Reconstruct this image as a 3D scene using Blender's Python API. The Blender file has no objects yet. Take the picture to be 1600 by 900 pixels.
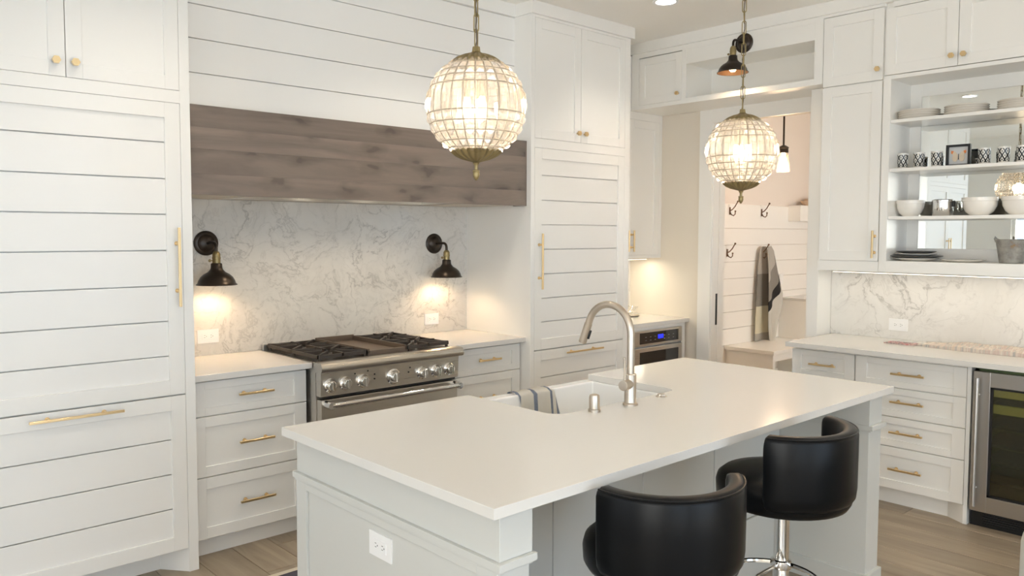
import bpy, bmesh, math, random
from mathutils import Vector, Matrix
random.seed(7)
S = bpy.context.scene
COL = S.collection
PI = math.pi

# ------------------------------------------------------------------ camera
CAM_YAW, CAM_PITCH, CAM_ROLL, CAM_F = 0.74343, 0.05766, 0.00247, 1249.6
cam_d = bpy.data.cameras.new('camera'); cam = bpy.data.objects.new('camera', cam_d); COL.objects.link(cam)
f_ = Vector((math.sin(CAM_YAW)*math.cos(CAM_PITCH), math.cos(CAM_YAW)*math.cos(CAM_PITCH), -math.sin(CAM_PITCH)))
r_ = Vector((math.cos(CAM_YAW), -math.sin(CAM_YAW), 0)); u_ = r_.cross(f_)
r2 = r_*math.cos(CAM_ROLL)+u_*math.sin(CAM_ROLL); u2 = -r_*math.sin(CAM_ROLL)+u_*math.cos(CAM_ROLL)
M = Matrix((r2, u2, -f_)).transposed().to_4x4(); M.translation = Vector((0, 0, 1.5885))
cam.matrix_world = M
cam_d.sensor_width = 36; cam_d.lens = CAM_F*36/1600
cam_d.shift_y = (437.78-450)/1600; cam_d.shift_x = 0.7/1600
cam_d.clip_start = 0.05
S.camera = cam

# ------------------------------------------------------------------ world, exposure, daylight
w = bpy.data.worlds.new('world'); S.world = w; w.use_nodes = True
bg = w.node_tree.nodes['Background']; bg.inputs[0].default_value = (0.78, 0.88, 1.0, 1); bg.inputs[1].default_value = 2.0
S.view_settings.view_transform = 'Standard'; S.view_settings.look = 'None'
S.view_settings.gamma = 1; S.view_settings.use_curve_mapping = False
S.view_settings.exposure = -0.29
cy = S.cycles
cy.max_bounces = 16; cy.diffuse_bounces = 14; cy.glossy_bounces = 5; cy.transmission_bounces = 8; cy.transparent_max_bounces = 24
cy.caustics_reflective = False; cy.caustics_refractive = False
cy.sample_clamp_indirect = 12.0; cy.sample_clamp_direct = 0
cy.use_denoising = True
cy.blur_glossy = 0.5

def area(name, loc, target, sx, sy, power, col, spread=PI):
    l = bpy.data.lights.new(name, 'AREA'); l.shape = 'RECTANGLE'; l.size = sx; l.size_y = sy
    l.energy = power; l.color = col; l.spread = spread
    o = bpy.data.objects.new(name, l); COL.objects.link(o); o.location = loc
    o.rotation_euler = (Vector(target)-Vector(loc)).to_track_quat('-Z', 'Y').to_euler()
    return o
DAY = (0.64, 0.81, 1.0); DAYL = (1.0, 0.945, 0.86)
WARM = (1.0, 0.70, 0.42)
SOFTW = (1.0, 0.90, 0.76)
WIN_FRONT = [(-2.2, 0.2), (0.9, 3.3)]        # windows of the wall behind the camera, by x
for a, b in WIN_FRONT:
    area('daylight_front', ((a+b)/2, -3.45, 1.40), ((a+b)/2, 0, 1.55), b-a, 2.6, 80, DAY)
for yc, ln, pw_ in ((2.4, 2.6, 12), (-1.2, 2.6, 200)):  # second entry is added fill, brightening the island end and right wall
    area('daylight_fill_left', (-3.27, yc, 1.4), (0, yc+0.1, 1.55), ln, 2.6, pw_, DAYL)
area('daylight_mudroom', (7.6, 1.2, 1.7), (7.6, 4, 1.2), 1.5, 1.4, 62, DAYL)
sun_d = bpy.data.lights.new('sun', 'SUN'); sun_d.energy = 150.0; sun_d.color = (1.0, 0.95, 0.87); sun_d.angle = 0.01
sun = bpy.data.objects.new('sun', sun_d); COL.objects.link(sun); sun.location = (0, -8, 12)
sun.rotation_euler = Vector((0.10, 0.47, -0.88)).to_track_quat('-Z', 'Y').to_euler()
DOWN_W = 46.0

# ------------------------------------------------------------------ materials
def new_mat(name):
    m = bpy.data.materials.new(name); m.use_nodes = True
    nt = m.node_tree; return m, nt, nt.nodes['Principled BSDF']
def mat(name, col, rough=0.5, metal=0.0, spec=0.5, coat=0.0, emit=None, estr=0):
    m, nt, b = new_mat(name)
    b.inputs['Base Color'].default_value = (*col, 1); b.inputs['Roughness'].default_value = rough
    b.inputs['Metallic'].default_value = metal; b.inputs['Specular IOR Level'].default_value = spec
    b.inputs['Coat Weight'].default_value = coat; b.inputs['Coat Roughness'].default_value = 0.08
    if emit:
        b.inputs['Emission Color'].default_value = (*emit, 1); b.inputs['Emission Strength'].default_value = estr
    return m
class N:
    def __init__(s, nt): s.nt = nt
    def n(s, t, **kw):
        x = s.nt.nodes.new(t)
        for k, v in kw.items():
            if k in x.inputs.keys(): x.inputs[k].default_value = v
            else: setattr(x, k, v)
        return x
    def l(s, a, b): s.nt.links.new(a, b)
    def ramp(s, fac, stops):
        r = s.n('ShaderNodeValToRGB'); e = r.color_ramp.elements
        while len(e) < len(stops): e.new(0.5)
        for q, (p, c) in zip(e, stops): q.position = p; q.color = (*c, 1) if len(c) == 3 else c
        s.l(fac, r.inputs['Fac']); return r.outputs['Color']
    def coord(s, scale=(1, 1, 1), rnd=False):
        t = s.n('ShaderNodeTexCoord'); m = s.n('ShaderNodeMapping'); m.inputs['Scale'].default_value = scale
        src = t.outputs['Object']
        if rnd:
            oi = s.n('ShaderNodeObjectInfo'); mu = s.n('ShaderNodeMath', operation='MULTIPLY'); mu.inputs[1].default_value = 37.0
            s.l(oi.outputs['Random'], mu.inputs[0]); s.l(mu.outputs[0], m.inputs['Location'])
        s.l(src, m.inputs['Vector']); return m.outputs['Vector']
    def noise(s, vec, scale, detail=4, rough=0.55, dist=0.0):
        x = s.n('ShaderNodeTexNoise'); x.inputs['Scale'].default_value = scale; x.inputs['Detail'].default_value = detail
        x.inputs['Roughness'].default_value = rough; x.inputs['Distortion'].default_value = dist
        s.l(vec, x.inputs['Vector']); return x.outputs['Fac']
    def math(s, op, a, b=None):
        x = s.n('ShaderNodeMath', operation=op)
        for i, v in enumerate((a, b)):
            if v is None: continue
            if isinstance(v, (int, float)): x.inputs[i].default_value = v
            else: s.l(v, x.inputs[i])
        return x.outputs[0]
    def mix(s, fac, a, b, mode='MIX'):
        x = s.n('ShaderNodeMix', data_type='RGBA', blend_type=mode)
        for sock, v in ((x.inputs[0], fac), (x.inputs[6], a), (x.inputs[7], b)):
            if isinstance(v, (int, float)): sock.default_value = v
            elif isinstance(v, tuple): sock.default_value = (*v, 1)
            else: s.l(v, sock)
        return x.outputs[2]
    def bump(s, h, strength, dist, bsdf):
        x = s.n('ShaderNodeBump'); x.inputs['Strength'].default_value = strength; x.inputs['Distance'].default_value = dist
        s.l(h, x.inputs['Height']); s.l(x.outputs[0], bsdf.inputs['Normal'])

def marble(name, base, vein, amount, pmin=0.0, fs=1.0):
    m, nt, b = new_mat(name); k = N(nt); v = k.coord()
    warp = k.n('ShaderNodeTexNoise'); warp.inputs['Scale'].default_value = 2.2; warp.inputs['Detail'].default_value = 5
    k.l(v, warp.inputs['Vector'])
    vm = k.n('ShaderNodeVectorMath', operation='MULTIPLY_ADD'); vm.inputs[1].default_value = (0.55, 0.55, 0.55)
    k.l(warp.outputs['Color'], vm.inputs[0]); k.l(v, vm.inputs[2]); wv = vm.outputs[0]
    def vein_(scale, width, detail):
        n = k.noise(wv, scale, detail, 0.6, 0.6); a = k.math('ABSOLUTE', k.math('SUBTRACT', n, 0.5))
        return k.ramp(a, [(0.0, (1, 1, 1)), (width, (0.12, 0.12, 0.12)), (width*4, (0, 0, 0))])
    patch = k.ramp(k.noise(v, 1.9, 3), [(0.36, (pmin,)*3), (0.64, (1, 1, 1))])
    v1 = k.mix(1.0, vein_(2.3*fs, 0.014, 6), patch, 'MULTIPLY'); v2 = k.mix(1.0, vein_(5.5*fs, 0.022, 8), patch, 'MULTIPLY')
    cloud = k.ramp(k.noise(wv, 3.0, 7, 0.65), [(0.35, (0, 0, 0)), (0.75, (1, 1, 1))])
    c = k.mix(k.math('MULTIPLY', cloud, amount*0.40), base, vein)
    c = k.mix(k.math('MULTIPLY', v1, amount), c, tuple(x*0.72 for x in vein))
    c = k.mix(k.math('MULTIPLY', v2, amount*0.55), c, vein)
    k.l(c, b.inputs['Base Color']); b.inputs['Roughness'].default_value = 0.18
    return m
def wood(name, dark, mid, light, axis, rough=0.4, knots=False, rnd=0.3, sc=1.0):
    m, nt, b = new_mat(name); k = N(nt)
    s1 = [9.0*sc]*3; s1[axis] = 0.9*sc
    v = k.coord(tuple(s1), True); g = k.noise(v, 1.0, 6, 0.6, 0.9)
    s2 = [60*sc]*3; s2[axis] = 2.0*sc
    v2 = k.coord(tuple(s2), True); fine = k.noise(v2, 1.0, 3, 0.6)
    c = k.ramp(g, [(0.28, dark), (0.5, mid), (0.72, light)])
    c = k.mix(k.math('MULTIPLY', fine, 0.35), c, tuple(x*0.7 for x in mid))
    if knots:
        s3 = [7.0]*3; s3[axis] = 3.2
        v3 = k.coord(tuple(s3), True)
        wn = k.n('ShaderNodeTexNoise'); wn.inputs['Scale'].default_value = 2.2; k.l(v3, wn.inputs['Vector'])
        vm = k.n('ShaderNodeVectorMath', operation='MULTIPLY_ADD'); vm.inputs[1].default_value = (0.7, 0.7, 0.7)
        k.l(wn.outputs['Color'], vm.inputs[0]); k.l(v3, vm.inputs[2])
        sp_ = k.n('ShaderNodeSeparateXYZ'); k.l(vm.outputs[0], sp_.inputs[0]); cb = k.n('ShaderNodeCombineXYZ'); k.l(sp_.outputs[0], cb.inputs[0]); k.l(sp_.outputs[2], cb.inputs[1])
        vo = k.n('ShaderNodeTexVoronoi', voronoi_dimensions='2D'); vo.inputs['Scale'].default_value = 0.85; vo.inputs['Randomness'].default_value = 1.0
        k.l(cb.outputs[0], vo.inputs['Vector'])
        kn = k.ramp(vo.outputs['Distance'], [(0.06, (1, 1, 1)), (0.11, (0.5, 0.5, 0.5)), (0.30, (0, 0, 0))])
        c = k.mix(k.math('MULTIPLY', kn, 0.60), c, tuple(x*0.42 for x in dark))
    oi = k.n('ShaderNodeObjectInfo'); val = k.math('ADD', k.math('MULTIPLY', oi.outputs['Random'], rnd), 1-rnd/2)
    hs = k.n('ShaderNodeHueSaturation'); k.l(val, hs.inputs['Value']); k.l(c, hs.inputs['Color'])
    k.l(hs.outputs[0], b.inputs['Base Color']); b.inputs['Roughness'].default_value = rough
    k.bump(fine, 0.08, 0.002, b)
    return m
def brushed(name, col, rough, axis):
    m, nt, b = new_mat(name); k = N(nt)
    s = [250]*3; s[axis] = 3
    n = k.noise(k.coord(tuple(s)), 1.0, 2)
    r = k.math('ADD', k.math('MULTIPLY', n, 0.16), rough-0.08)
    k.l(r, b.inputs['Roughness']); b.inputs['Base Color'].default_value = (*col, 1); b.inputs['Metallic'].default_value = 1
    return m

WHITE = mat('white_paint', (0.86, 0.85, 0.82), 0.32, coat=0.15)
WALLW = mat('white_wall_paint', (0.85, 0.84, 0.81), 0.55)
BOARD = mat('white_board_paint', (0.86, 0.85, 0.825), 0.38, coat=0.1)
CEIL = mat('ceiling_paint', (0.90, 0.88, 0.84), 0.8)
GREIGE = mat('greige_wall_paint', (0.74, 0.685, 0.60), 0.7)
PINKW = mat('warm_wall_paint', (0.76, 0.70, 0.65), 0.7)
QUARTZ = mat('white_quartz', (0.70, 0.685, 0.655), 0.13, spec=0.30)
GREYP = mat('pale_grey_paint', (0.60, 0.605, 0.58), 0.42)
FIRECLAY = mat('white_fireclay', (0.84, 0.84, 0.83), 0.1, coat=0.4)
BRASS = mat('satin_brass', (0.80, 0.60, 0.33), 0.32, 0.95)
AGED = mat('aged_brass', (0.30, 0.235, 0.115), 0.42, 0.9)
GLOWCOPPER = mat('copper_glow_tint', (0.42, 0.22, 0.11), 0.4, 0.7)  # copper tint stands in for warm lamplight inside the sconce shades
BRONZE = mat('dark_bronze', (0.045, 0.034, 0.026), 0.33, 0.65)
HOOKM = mat('hook_bronze', (0.20, 0.13, 0.085), 0.4, 0.8)
STEEL = brushed('brushed_steel', (0.62, 0.585, 0.53), 0.30, 0)
STEELV = brushed('brushed_steel_cooler', (0.52, 0.50, 0.48), 0.32, 1)
CHROME = mat('chrome', (0.80, 0.79, 0.77), 0.08, 1.0)
NICKEL = brushed('brushed_nickel', (0.58, 0.51, 0.43), 0.34, 2)
IRON = mat('cast_iron', (0.055, 0.045, 0.038), 0.55, 0.2)
GRIDDLE = mat('seasoned_griddle', (0.17, 0.13, 0.10), 0.5, 0.5)
BLACK = mat('black_plastic', (0.008, 0.008, 0.009), 0.4)
BLKGLASS = mat('black_glass', (0.012, 0.011, 0.010), 0.07, coat=0.5)
LEATHER, _nt, _b = new_mat('black_leather')
_k = N(_nt); _b.inputs['Base Color'].default_value = (0.004, 0.0043, 0.005, 1); _b.inputs['Roughness'].default_value = 0.32
_b.inputs['Specular IOR Level'].default_value = 0.17
_k.bump(_k.noise(_k.coord(), 260, 2), 0.10, 0.001, _b)
PLASTIC = mat('white_plastic', (0.86, 0.86, 0.86), 0.3)
DARKSLOT = mat('dark_slot', (0.03, 0.03, 0.03), 0.6)
MARBLE = marble('grey_veined_marble', (0.74, 0.715, 0.67), (0.42, 0.40, 0.375), 0.70, 0.35, 1.6)
MARBLE2 = marble('white_veined_marble', (0.80, 0.785, 0.755), (0.50, 0.48, 0.45), 0.75)
HOODWOOD = wood('grey_stained_knotty_wood', (0.135, 0.107, 0.090), (0.215, 0.170, 0.140), (0.28, 0.225, 0.182), 0, 0.36, True, 0.22, 0.8)
FLOORWOOD = wood('weathered_floor_wood', (0.21, 0.165, 0.115), (0.33, 0.265, 0.19), (0.43, 0.355, 0.265), 1, 0.38, False, 0.22)
MIRROR = mat('mirror_silver', (0.90, 0.92, 0.90), 0.01, 1.0)
CERAMIC = mat('cream_ceramic', (0.84, 0.81, 0.76), 0.2, coat=0.3)
CERAMICW = mat('white_ceramic', (0.82, 0.80, 0.77), 0.2, coat=0.3)
DARKRIM = mat('charcoal_glaze', (0.06, 0.06, 0.06), 0.35)
BLUEDISP = mat('blue_display', (0.0, 0.0, 0.2), 0.3, emit=(0.01, 0.02, 1.0), estr=3.0)
GALV, _nt, _b = new_mat('weathered_galvanised_tin'); _k = N(_nt)
_c = _k.ramp(_k.noise(_k.coord(), 26, 4), [(0.40, (0.42, 0.41, 0.38)), (0.60, (0.30, 0.29, 0.27)), (0.70, (0.34, 0.21, 0.09))])
_k.l(_c, _b.inputs['Base Color']); _b.inputs['Roughness'].default_value = 0.5; _b.inputs['Metallic'].default_value = 0.35
LAMPW = mat('lamp_lens', (1, 0.97, 0.9), 0.5, emit=(1.0, 0.93, 0.82), estr=14.0)
BULB = mat('warm_bulb', (1, 0.85, 0.6), 0.5, emit=(1.0, 0.74, 0.42), estr=22.0)
CRBULB = mat('candle_bulb', (1, 0.9, 0.75), 0.5, emit=(1.0, 0.84, 0.62), estr=9.0)
STRIPL = mat('strip_lens', (1, 0.95, 0.85), 0.5, emit=(1.0, 0.88, 0.70), estr=5.0)
def clear(name, tint, transp, transl, gloss_rough=0.03, gcol=(1, 1, 1)):
    m = bpy.data.materials.new(name); m.use_nodes = True; nt = m.node_tree; k = N(nt)
    nt.nodes.remove(nt.nodes['Principled BSDF']); out = nt.nodes['Material Output']
    t = k.n('ShaderNodeBsdfTransparent'); t.inputs[0].default_value = (*tint, 1)
    d = k.n('ShaderNodeBsdfTranslucent'); d.inputs[0].default_value = (*tint, 1)
    g = k.n('ShaderNodeBsdfGlossy'); g.inputs[0].default_value = (*gcol, 1); g.inputs['Roughness'].default_value = gloss_rough
    m1 = k.n('ShaderNodeMixShader'); m1.inputs[0].default_value = transl; k.l(t.outputs[0], m1.inputs[1]); k.l(d.outputs[0], m1.inputs[2])
    lw = k.n('ShaderNodeLayerWeight'); lw.inputs[0].default_value = 0.35
    f = k.math('ADD', k.math('MULTIPLY', lw.outputs['Fresnel'], 0.6), transp)
    m2 = k.n('ShaderNodeMixShader'); k.l(f, m2.inputs[0]); k.l(m1.outputs[0], m2.inputs[1]); k.l(g.outputs[0], m2.inputs[2])
    k.l(m2.outputs[0], out.inputs['Surface']); return m
CRYSTAL = clear('cut_crystal', (1.0, 0.985, 0.965), 0.13, 0.21, 0.04)
THINGLASS = clear('thin_glass', (1.0, 0.99, 0.97), 0.04, 0.08)
WINGLASS = clear('window_glass', (0.97, 0.99, 1.0), 0.03, 0.0)
GREENGLASS = clear('green_tinted_glass', (0.66, 0.70, 0.50), 0.05, 0.04)
WIRE = mat('champagne_wire', (0.58, 0.50, 0.39), 0.4, 0.5)
SHELFWOOD = mat('pale_beech', (0.62, 0.48, 0.32), 0.5)
RUGM = mat('dark_grey_rug', (0.07, 0.065, 0.085), 0.95)
RUGB = mat('cream_binding', (0.66, 0.60, 0.50), 0.9)
def striped(name, base, stripe, stops, scale, axis, rough=0.9):
    m, nt, b = new_mat(name); k = N(nt); t = k.n('ShaderNodeTexCoord'); sx = k.n('ShaderNodeSeparateXYZ')
    k.l(t.outputs['Object'], sx.inputs[0])
    fr = k.math('FRACT', k.math('MULTIPLY', sx.outputs[axis], scale))
    st = []
    for a, bb in stops: st += [(a, (1, 1, 1)), (bb, (0, 0, 0))]
    r = k.ramp(fr, [(0.0, (0, 0, 0))]+st); r_node = nt.nodes[-1]
    for n in nt.nodes:
        if n.type == 'VALTORGB': n.color_ramp.interpolation = 'CONSTANT'
    weave = k.noise(k.coord((1, 1, 1)), 300, 2)
    f = k.math('MULTIPLY', r, k.math('ADD', k.math('MULTIPLY', weave, 0.6), 0.55))
    k.l(k.mix(f, base, stripe), b.inputs['Base Color']); b.inputs['Roughness'].default_value = rough
    k.bump(weave, 0.3, 0.002, b); return m

# ------------------------------------------------------------------ mesh helpers
class MB:
    def __init__(s): s.bm = bmesh.new()
    def box(s, x0, x1, y0, y1, z0, z1):
        x0, x1 = sorted((x0, x1)); y0, y1 = sorted((y0, y1)); z0, z1 = sorted((z0, z1))
        v = [s.bm.verts.new(p) for p in ((x0, y0, z0), (x1, y0, z0), (x1, y1, z0), (x0, y1, z0), (x0, y0, z1), (x1, y0, z1), (x1, y1, z1), (x0, y1, z1))]
        for q in ((0, 3, 2, 1), (4, 5, 6, 7), (0, 1, 5, 4), (1, 2, 6, 5), (2, 3, 7, 6), (3, 0, 4, 7)): s.bm.faces.new([v[i] for i in q])
        return s
    def prism(s, pts, a, b, axis=2):
        def P(p, h):
            q = list(p); q.insert(axis, h); return q
        A = [s.bm.verts.new(P(p, a)) for p in pts]; B = [s.bm.verts.new(P(p, b)) for p in pts]; n = len(pts)
        s.bm.faces.new(A[::-1]); s.bm.faces.new(B)
        for i in range(n): s.bm.faces.new((A[i], A[(i+1) % n], B[(i+1) % n], B[i]))
        return s
    def poly(s, pts, thick_dir=None):
        s.bm.faces.new([s.bm.verts.new(p) for p in pts]); return s
    def loft(s, rings, closed=True, caps=True):
        R = [[s.bm.verts.new(p) for p in r] for r in rings]; n = len(R[0])
        for a, b in zip(R, R[1:]):
            for i in range(n if closed else n-1):
                s.bm.faces.new((a[i], a[(i+1) % n], b[(i+1) % n], b[i]))
        if caps and closed:
            s.bm.faces.new(R[0][::-1]); s.bm.faces.new(R[-1])
        return s
    def lathe(s, prof, c=(0, 0, 0), axis='z', n=28, lobes=0, amp=0.0, caps=True):
        rings = []
        for r, h in prof:
            ring = []
            for i in range(n):
                a = 2*PI*i/n; rr = max(r, 0.0004)
                if lobes: rr *= 1+amp*math.cos(lobes*a)
                x, y = rr*math.cos(a), rr*math.sin(a)
                p = {'z': (x, y, h), 'y': (x, -h, y), 'x': (-h, y, x)}[axis]
                ring.append((c[0]+p[0], c[1]+p[1], c[2]+p[2]))
            rings.append(ring)
        return s.loft(rings, True, caps)
    def cyl(s, p0, p1, r, r1=None, n=14):
        return s.tube([p0, p1], r, n, r1=r1)
    def tube(s, pts, r, n=8, closed=False, r1=None):
        pts = [Vector(p) for p in pts]; m = len(pts); rings = []
        prev = None
        for i, p in enumerate(pts):
            if closed: t = (pts[(i+1) % m]-pts[i-1]).normalized()
            else: t = (pts[min(i+1, m-1)]-pts[max(i-1, 0)]).normalized()
            if prev is None:
                up = Vector((0, 0, 1)) if abs(t.z) < 0.9 else Vector((1, 0, 0))
                a = t.cross(up).normalized()
            else:
                a = (prev-t*prev.dot(t)).normalized()
            prev = a; b = t.cross(a)
            rr = r if r1 is None else r+(r1-r)*i/(m-1)
            rings.append([p+(a*math.cos(2*PI*j/n)+b*math.sin(2*PI*j/n))*rr for j in range(n)])
        if closed:
            return s.loft(rings+[rings[0]], True, False)
        return s.loft(rings)
    def ball(s, c, r, n=12, m=8, sz=1.0):
        prof = [(r*math.sin(PI*i/m), -r*sz*math.cos(PI*i/m)) for i in range(m+1)]
        return s.lathe(prof, c, 'z', n)
def ob(name, mb, material, parent=None, bevel=0, seg=2, smooth=True, local=False, ang=35):
    """one mesh object from a builder; world coordinates unless local"""
    bm = mb.bm
    if bevel:
        bm.normal_update()
        ed = [e for e in bm.edges if len(e.link_faces) == 2 and e.calc_face_angle(0) > 0.6]
        bmesh.ops.bevel(bm, geom=ed, offset=bevel, segments=seg, profile=0.6, affect='EDGES', clamp_overlap=True)
    if parent is not None and not local:
        off = Vector((0, 0, 0)); q = parent
        while q is not None: off += q.location; q = q.parent
        bmesh.ops.translate(bm, verts=bm.verts, vec=-off)
    bmesh.ops.recalc_face_normals(bm, faces=bm.faces)
    me = bpy.data.meshes.new(name); bm.to_mesh(me); bm.free()
    if smooth:
        me.polygons.foreach_set('use_smooth', [True]*len(me.polygons)); me.set_sharp_from_angle(angle=math.radians(ang))
    if material: me.materials.append(material)
    o = bpy.data.objects.new(name, me); COL.objects.link(o)
    if parent is not None: o.parent = parent
    if bevel and smooth:
        wn = o.modifiers.new('weighted_normal', 'WEIGHTED_NORMAL'); wn.keep_sharp = True; wn.weight = 100
    return o
def thing(name, label, cat, loc=(0, 0, 0), group=None, rz=0):
    o = bpy.data.objects.new(name, None); COL.objects.link(o); o.location = loc; o.rotation_euler = (0, 0, rz)
    o.empty_display_size = 0.1
    o['label'] = label; o['category'] = cat
    if group: o['group'] = group
    return o
def tag(o, label, cat, group=None):
    o['label'] = label; o['category'] = cat
    if group: o['group'] = group
    return o
def origin(o, loc):
    """move a top-level mesh's origin to loc, keeping it in place"""
    o.data.transform(Matrix.Translation(-Vector(loc))); o.location = loc; return o
def struct(name, mb, material, parent=None, **kw):
    o = ob(name, mb, material, parent, **kw)
    if parent is None: o['kind'] = 'structure'
    return o
def dup(root, loc, rz=0, label=None):
    r = root.copy(); COL.objects.link(r); r.location = loc; r.rotation_euler = (0, 0, rz)
    if label: r['label'] = label
    for ch in list(root.children):
        c = ch.copy(); COL.objects.link(c); c.parent = r
        for g in list(ch.children):
            d = g.copy(); COL.objects.link(d); d.parent = c
    return r
def inst(proto, parent, loc=(0, 0, 0), rot=(0, 0, 0)):
    """a copy of a mesh object that shares its data"""
    c = proto.copy(); COL.objects.link(c); c.parent = parent; c.location = loc; c.rotation_euler = rot; return c

class PB:      # a vertical plane facing -y: u is x, d is outward
    def __init__(s, y): s.y = y
    def box(s, mb, u0, u1, d0, d1, z0, z1): mb.box(u0, u1, s.y-d0, s.y-d1, z0, z1)
    def pt(s, u, d, z): return (u, s.y-d, z)
class PR:      # a vertical plane facing -x: u is y
    def __init__(s, x): s.x = x
    def box(s, mb, u0, u1, d0, d1, z0, z1): mb.box(s.x-d0, s.x-d1, u0, u1, z0, z1)
    def pt(s, u, d, z): return (s.x-d, u, z)
def pull(parent, P, u, z, L, axis='u', off=0.034):
    mb = MB(); h = 0.0055
    if axis == 'u': P.box(mb, u-L/2, u+L/2, off-h, off+h, z-h, z+h)
    else: P.box(mb, u-h, u+h, off-h, off+h, z-L/2, z+L/2)
    bmesh.ops.bevel(mb.bm, geom=mb.bm.edges[:], offset=0.0012, segments=1, affect='EDGES')
    for s in (-1, 1):
        du, dz = (s*L*0.30, 0) if axis == 'u' else (0, s*L*0.30)
        mb.cyl(P.pt(u+du, 0.0, z+dz), P.pt(u+du, off, z+dz), 0.0065, n=12)
        mb.cyl(P.pt(u+du, 0.0, z+dz), P.pt(u+du, 0.004, z+dz), 0.010, n=12)
    return ob('handle', mb, BRASS, parent)
def knob(parent, P, u, z, r=0.0165):
    mb = MB(); mb.cyl(P.pt(u, 0, z), P.pt(u, 0.018, z), 0.006, n=10)
    mb.tube([P.pt(u, 0.016, z), P.pt(u, 0.019, z), P.pt(u, 0.028, z), P.pt(u, 0.030, z)], r, 6)
    return ob('knob', mb, BRASS, parent, smooth=False)
def shaker(parent, P, u0, u1, z0, z1, fu=0.062, fz=0.062, name='door', lines=None, m=None, g=0.0016, th=0.02, rec=0.009):
    m = m or WHITE
    u0, u1 = sorted((u0, u1)); u0 += g; u1 -= g; z0 += g; z1 -= g
    mb = MB()
    P.box(mb, u0, u0+fu, -th, 0, z0, z1); P.box(mb, u1-fu, u1, -th, 0, z0, z1)
    P.box(mb, u0+fu, u1-fu, -th, 0, z0, z0+fz); P.box(mb, u0+fu, u1-fu, -th, 0, z1-fz, z1)
    d = ob(name, mb, m, parent, bevel=0.0009, seg=1)
    a, b, c, e = u0+fu, u1-fu, z0+fz, z1-fz
    if lines:
        zs = sorted([c]+[x for x in lines if c < x < e]+[e]); gap = 0.0022
        for i, (p, q) in enumerate(zip(zs, zs[1:])):
            mb = MB(); P.box(mb, a, b, -th*0.8, -rec, p+(gap if i else 0), q-(gap if i < len(zs)-2 else 0))
            ob('board', mb, BOARD if m is WHITE else m, d, bevel=0.0012, seg=1)
    else:
        mb = MB(); P.box(mb, a-0.001, b+0.001, -th*0.8, -rec, c-0.001, e+0.001)
        ob('panel', mb, m, d)
    return d
def lip(parent, P, name, boxes, m=None, bevel=0.001):
    mb = MB()
    for q in boxes: P.box(mb, *q)
    return ob(name, mb, m or WHITE, parent, bevel=bevel, seg=1)

# ------------------------------------------------------------------ key planes (metres)
CZ = 3.071; YF = 3.726; YC = 3.816; YW = 4.396; CT = 0.914; CTB = 0.884; YCT = 3.767
X0, X1, X2, X3 = 1.42, 3.593, 4.587, 5.42
XU, XM, XD, XCF = 5.01, 5.33, 4.762, 4.68
CROWN = 2.991

# ------------------------------------------------------------------ structure
fl = struct('floor', MB().box(-3.2, 9.4, -3.4, 4.6, -0.12, -0.021), mat('dark_subfloor', (0.05, 0.035, 0.025), 0.9))
pw = 0.19; row = 0
x = -0.26
while x < 5.42:
    y = -0.4-random.random()*1.3
    while y < 4.4:
        L = random.choice((1.2, 1.5, 1.8)); a, b = max(y, -0.4), min(y+L, 4.395)
        if b-a > 0.02:
            o = ob('plank', MB().box(x+0.0012, min(x+pw, 5.42)-0.0012, a+0.0012, b-0.0012, -0.02, 0), FLOORWOOD, fl, bevel=0.0015, seg=1)
        y += L
    x += pw
for (a, b, c, d) in ((-3.2, 9.4, -3.4, -0.4), (-3.2, -0.26, -0.4, 4.6), (5.42, 9.4, -0.4, 4.6)):
    o = ob('plank', MB().box(a, b, c, d, -0.02, -0.0005), FLOORWOOD, fl)
struct('ceiling', MB().box(-3.2, 9.4, -3.4, 4.6, CZ, CZ+0.12), CEIL)
struct('wall_back', MB().box(-3.2, 5.57, YW, 4.55, 0, CZ), WALLW)
mb = MB().box(5.35, 5.57, -3.3, 2.55, 0, CZ).box(5.42, 5.57, 2.55, 2.773, 0, CZ).box(5.42, 5.57, 2.773, 3.568, 2.47, CZ)
mb.box(5.42, 5.57, 3.568, YW, 0, CZ)
struct('wall_right', mb, GREIGE)
mb = MB(); zA, zB = 0.06, 2.75
xs = [-3.2]+[v for ab in WIN_FRONT for v in ab]+[5.57]
for a, b in zip(xs[0::2], xs[1::2]): mb.box(a, b, -3.3, -3.15, 0, CZ)
for a, b in WIN_FRONT: mb.box(a, b, -3.3, -3.15, 0, zA).box(a, b, -3.3, -3.15, zB, CZ)
struct('wall_front', mb, WALLW)
mb = MB().box(-3.15, -3.0, -3.15, -2.6, 0, CZ).box(-3.15, -3.0, 0.2, 1.0, 0, CZ).box(-3.15, -3.0, 3.78, 4.395, 0, CZ)
for a, b in ((1.0, 3.78), (-2.6, 0.2)): mb.box(-3.15, -3.0, a, b, 0, 0.06).box(-3.15, -3.0, a, b, 2.72, CZ)
struct('wall_left', mb, WALLW)
nw = 0
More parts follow.
